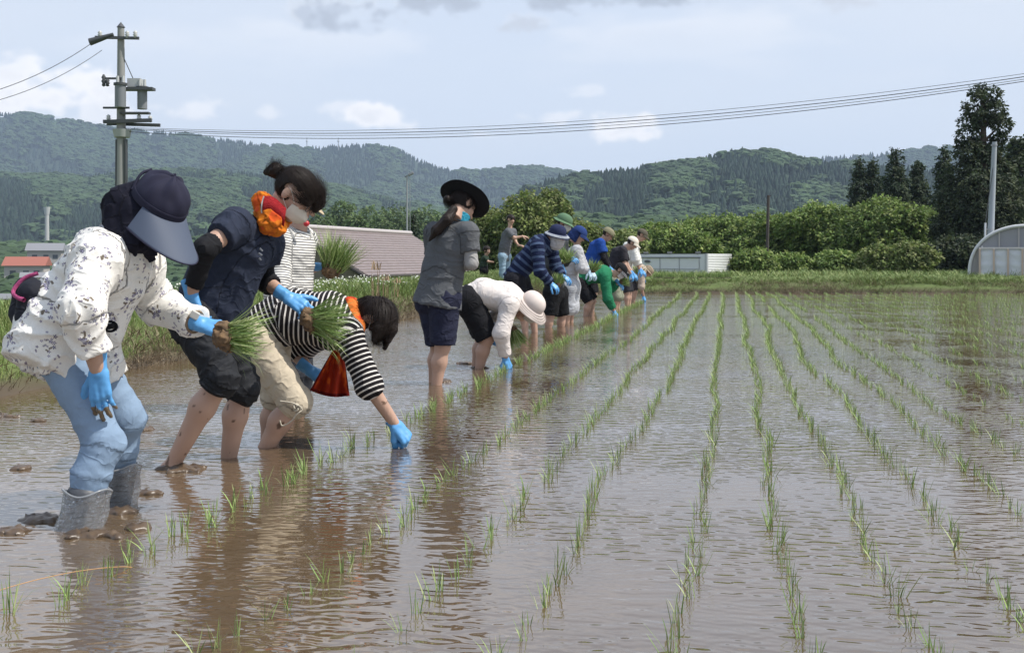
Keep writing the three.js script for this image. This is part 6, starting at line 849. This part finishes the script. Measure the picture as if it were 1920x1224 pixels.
{ // onlookers on the bank
  const g = EYE + (HORIZON - 531) * 30 / F;
  const f = planter('woman in grey apron and jeans standing on the bank, arm stretched out', 30, 945, { pelvis: [945, 476, 0], waist: [947, 462, 0], chest: [952, 442, 0], neck: [956, 427, 0], shN: [952, 434, 0.14], shF: [962, 434, -0.12], elN: [964, 446, 0.16], wrN: [980, 443, 0.14], elF: [966, 452, -0.06], wrF: [972, 460, 0.06], hipN: [942, 481, 0.08], hipF: [950, 481, -0.08], knN: [942, 504, 0.08], knF: [950, 504, -0.08], anN: [942, 528, 0.06], anF: [949, 528, -0.08] }, [958, 412, 0.02, [0.65, -0.1, 0.75], [0.05, 1, 0]], { cell: 0.016, ground: g, top: [0.11, 0.115, 0.125], topName: 'apron_dress', sleeve: 0.75, hem: 0.16, bottom: [0.24, 0.34, 0.42], bottomName: 'jeans', len: 1.9, wide: 0.012, gloves: 0, hair: { puff: 0.018, fringe: 0.035, side: 0.0, tails: [[[0, 0.06, 0.07], [0.03, 0.02, 0.09], 0.03, 0.015], [[-0.03, 0.05, 0.07], [-0.06, 0.0, 0.06], 0.03, 0.015], [[0, -0.02, -0.09], [0.02, -0.08, -0.1], 0.03, 0.015]] } });
  for (const s of ['N', 'F']) f.glove(s, [0.9, -0.1, 0.1], [0, 0.9, 0.4], 0.35, { material: skinMat, cuff: 0.02 }).name = 'hand';
  const k = planter('small child in dark green top standing by the woman on the bank', 30.5, 908, { pelvis: [907, 505, 0], waist: [907, 497, 0], chest: [909, 487, 0], neck: [911, 479, 0], shN: [908, 483, 0.09], shF: [913, 483, -0.09], elN: [915, 490, 0.11], wrN: [925, 491, 0.10], elF: [916, 491, -0.08], wrF: [925, 492, -0.06], hipN: [905, 508, 0.05], hipF: [910, 508, -0.05], knN: [905, 519, 0.05], knF: [910, 519, -0.05], anN: [905, 531, 0.05], anF: [910, 531, -0.05] }, [913, 470, 0.02, [0.8, -0.05, 0.6], [0, 1, 0]], { cell: 0.014, ground: g, build: 0.62, hs: 0.82, top: [0.028, 0.045, 0.030], sleeve: 1.0, loose: -0.02, hem: 0.03, bottom: [0.013, 0.013, 0.014], len: 0.9, wide: -0.025, gloves: 0 });
}
// ------------------------------------------------------------------ mud, string, stalks
{
  const mudMat = phys(0xffffff, 0.38, { vertexColors: true }); let q = 0;
  const mud = (label, px, py, w, l, h, seed) => { const d = EYE * F / (py - HORIZON), o = at(px, py, d); o.y = 0; const W = w * d / F, r = rngOf(seed), pr = []; for (let i = 0; i < 7; i++) pr.push(cap(V((r() - 0.5) * W, h * (r() * 0.7 - 0.35), (r() - 0.5) * l), V((r() - 0.5) * W, h * (r() * 0.6 - 0.4), (r() - 0.5) * l), h * lerp(0.5, 1.0, r()), h * lerp(0.4, 0.9, r()))); const g = meshOf(pr, 0.03, 0.008, { folds: 0.005, fa: 40, fl: 34, fine: 0.016, seed, color: (x, y, z) => { const k = noise(x * 40, y * 40, z * 40); return [lerp(0.055, 0.12, k), lerp(0.037, 0.08, k), lerp(0.024, 0.048, k)]; } }); const m = put('mud_clump', g, mudMat); m.position.copy(o); m.position.y = -h * 0.22; m.scale.y = 0.85; tag(m, label, 'mud clump', 'mud clumps round the planters’ feet'.replace('’', "'")); };
  mud('long mud ridge left of the near boot cover', 70, 975, 80, 0.10, 0.022, 5); mud('mud heap in front of the near boot cover', 175, 1003, 120, 0.12, 0.020, 6); mud('mud strip at the left edge below the boots', 20, 998, 60, 0.08, 0.016, 7); mud('mud clump right of the near boot cover', 258, 992, 30, 0.05, 0.018, 8); mud('mud clump between the two boots', 225, 962, 60, 0.06, 0.018, 9); mud('small mud clump by the far boot', 285, 926, 50, 0.05, 0.013, 10);
  mud('mud mound round the bare foot of the navy tee person', 335, 882, 110, 0.20, 0.030, 11); mud('small mud clump behind the jeans knee', 272, 806, 36, 0.08, 0.015, 12); mud('flat mud patch left of the jeans', 40, 880, 36, 0.06, 0.013, 13); mud('mud clump at the left behind the jeans', 70, 790, 24, 0.06, 0.014, 14); mud('long dark mud patch at the left edge', 20, 781, 50, 0.10, 0.014, 15); mud('mud clump beside the cream shirt person', 870, 682, 26, 0.10, 0.018, 16); mud('mud clump beside the folded arm person', 838, 716, 24, 0.10, 0.016, 17); mud('mud ring round the legs of the cream shirt person', 897, 690, 36, 0.10, 0.014, 18);
}
tag(put('planting_string', new THREE.TubeGeometry(new THREE.CatmullRomCurve3([at(-80, 1140, 3.2).setY(0.035), at(60, 1105, 3.45).setY(0.028), at(160, 1080, 3.6).setY(0.02), at(240, 1062, 3.7).setY(0.004), at(262, 1056, 3.75).setY(-0.02)]), 40, 0.0014, 5), mat([0.42, 0.24, 0.11], 0.8)), 'orange planting string lying across the near left water', 'string');
{ const r = rngOf(8); [[703, 16.6, 0.55, 'tallest dry brown stalks on the bank below the roof edge'], [722, 17, 0.34, 'shorter dry stalks on the bank right of the tall ones'], [742, 17.4, 0.28, 'lowest dry stalks on the bank before the grey tee person']].forEach(([px, d, h, label], i) => { const x = (px - 960) * d / F, t = thing('dry_stalks', label, 'weed', [x, 0.40, -d], 'dry stalks on the bank'); put('stems', bladeTuft(9, 0.06, 0.06, h, 950 + i, 0.16, 0.006, [[0.30, 0.20, 0.12], [0.24, 0.16, 0.09]], 3), bladeMat, t); put('seed_heads', bladeTuft(12, 0.07, 0.07, h * 0.3, 960 + i, 0.4, 0.010, [[0.33, 0.23, 0.14]], 3).translate(0, h * 0.72, 0), bladeMat, t); }); }
renderer.render(scene, camera);
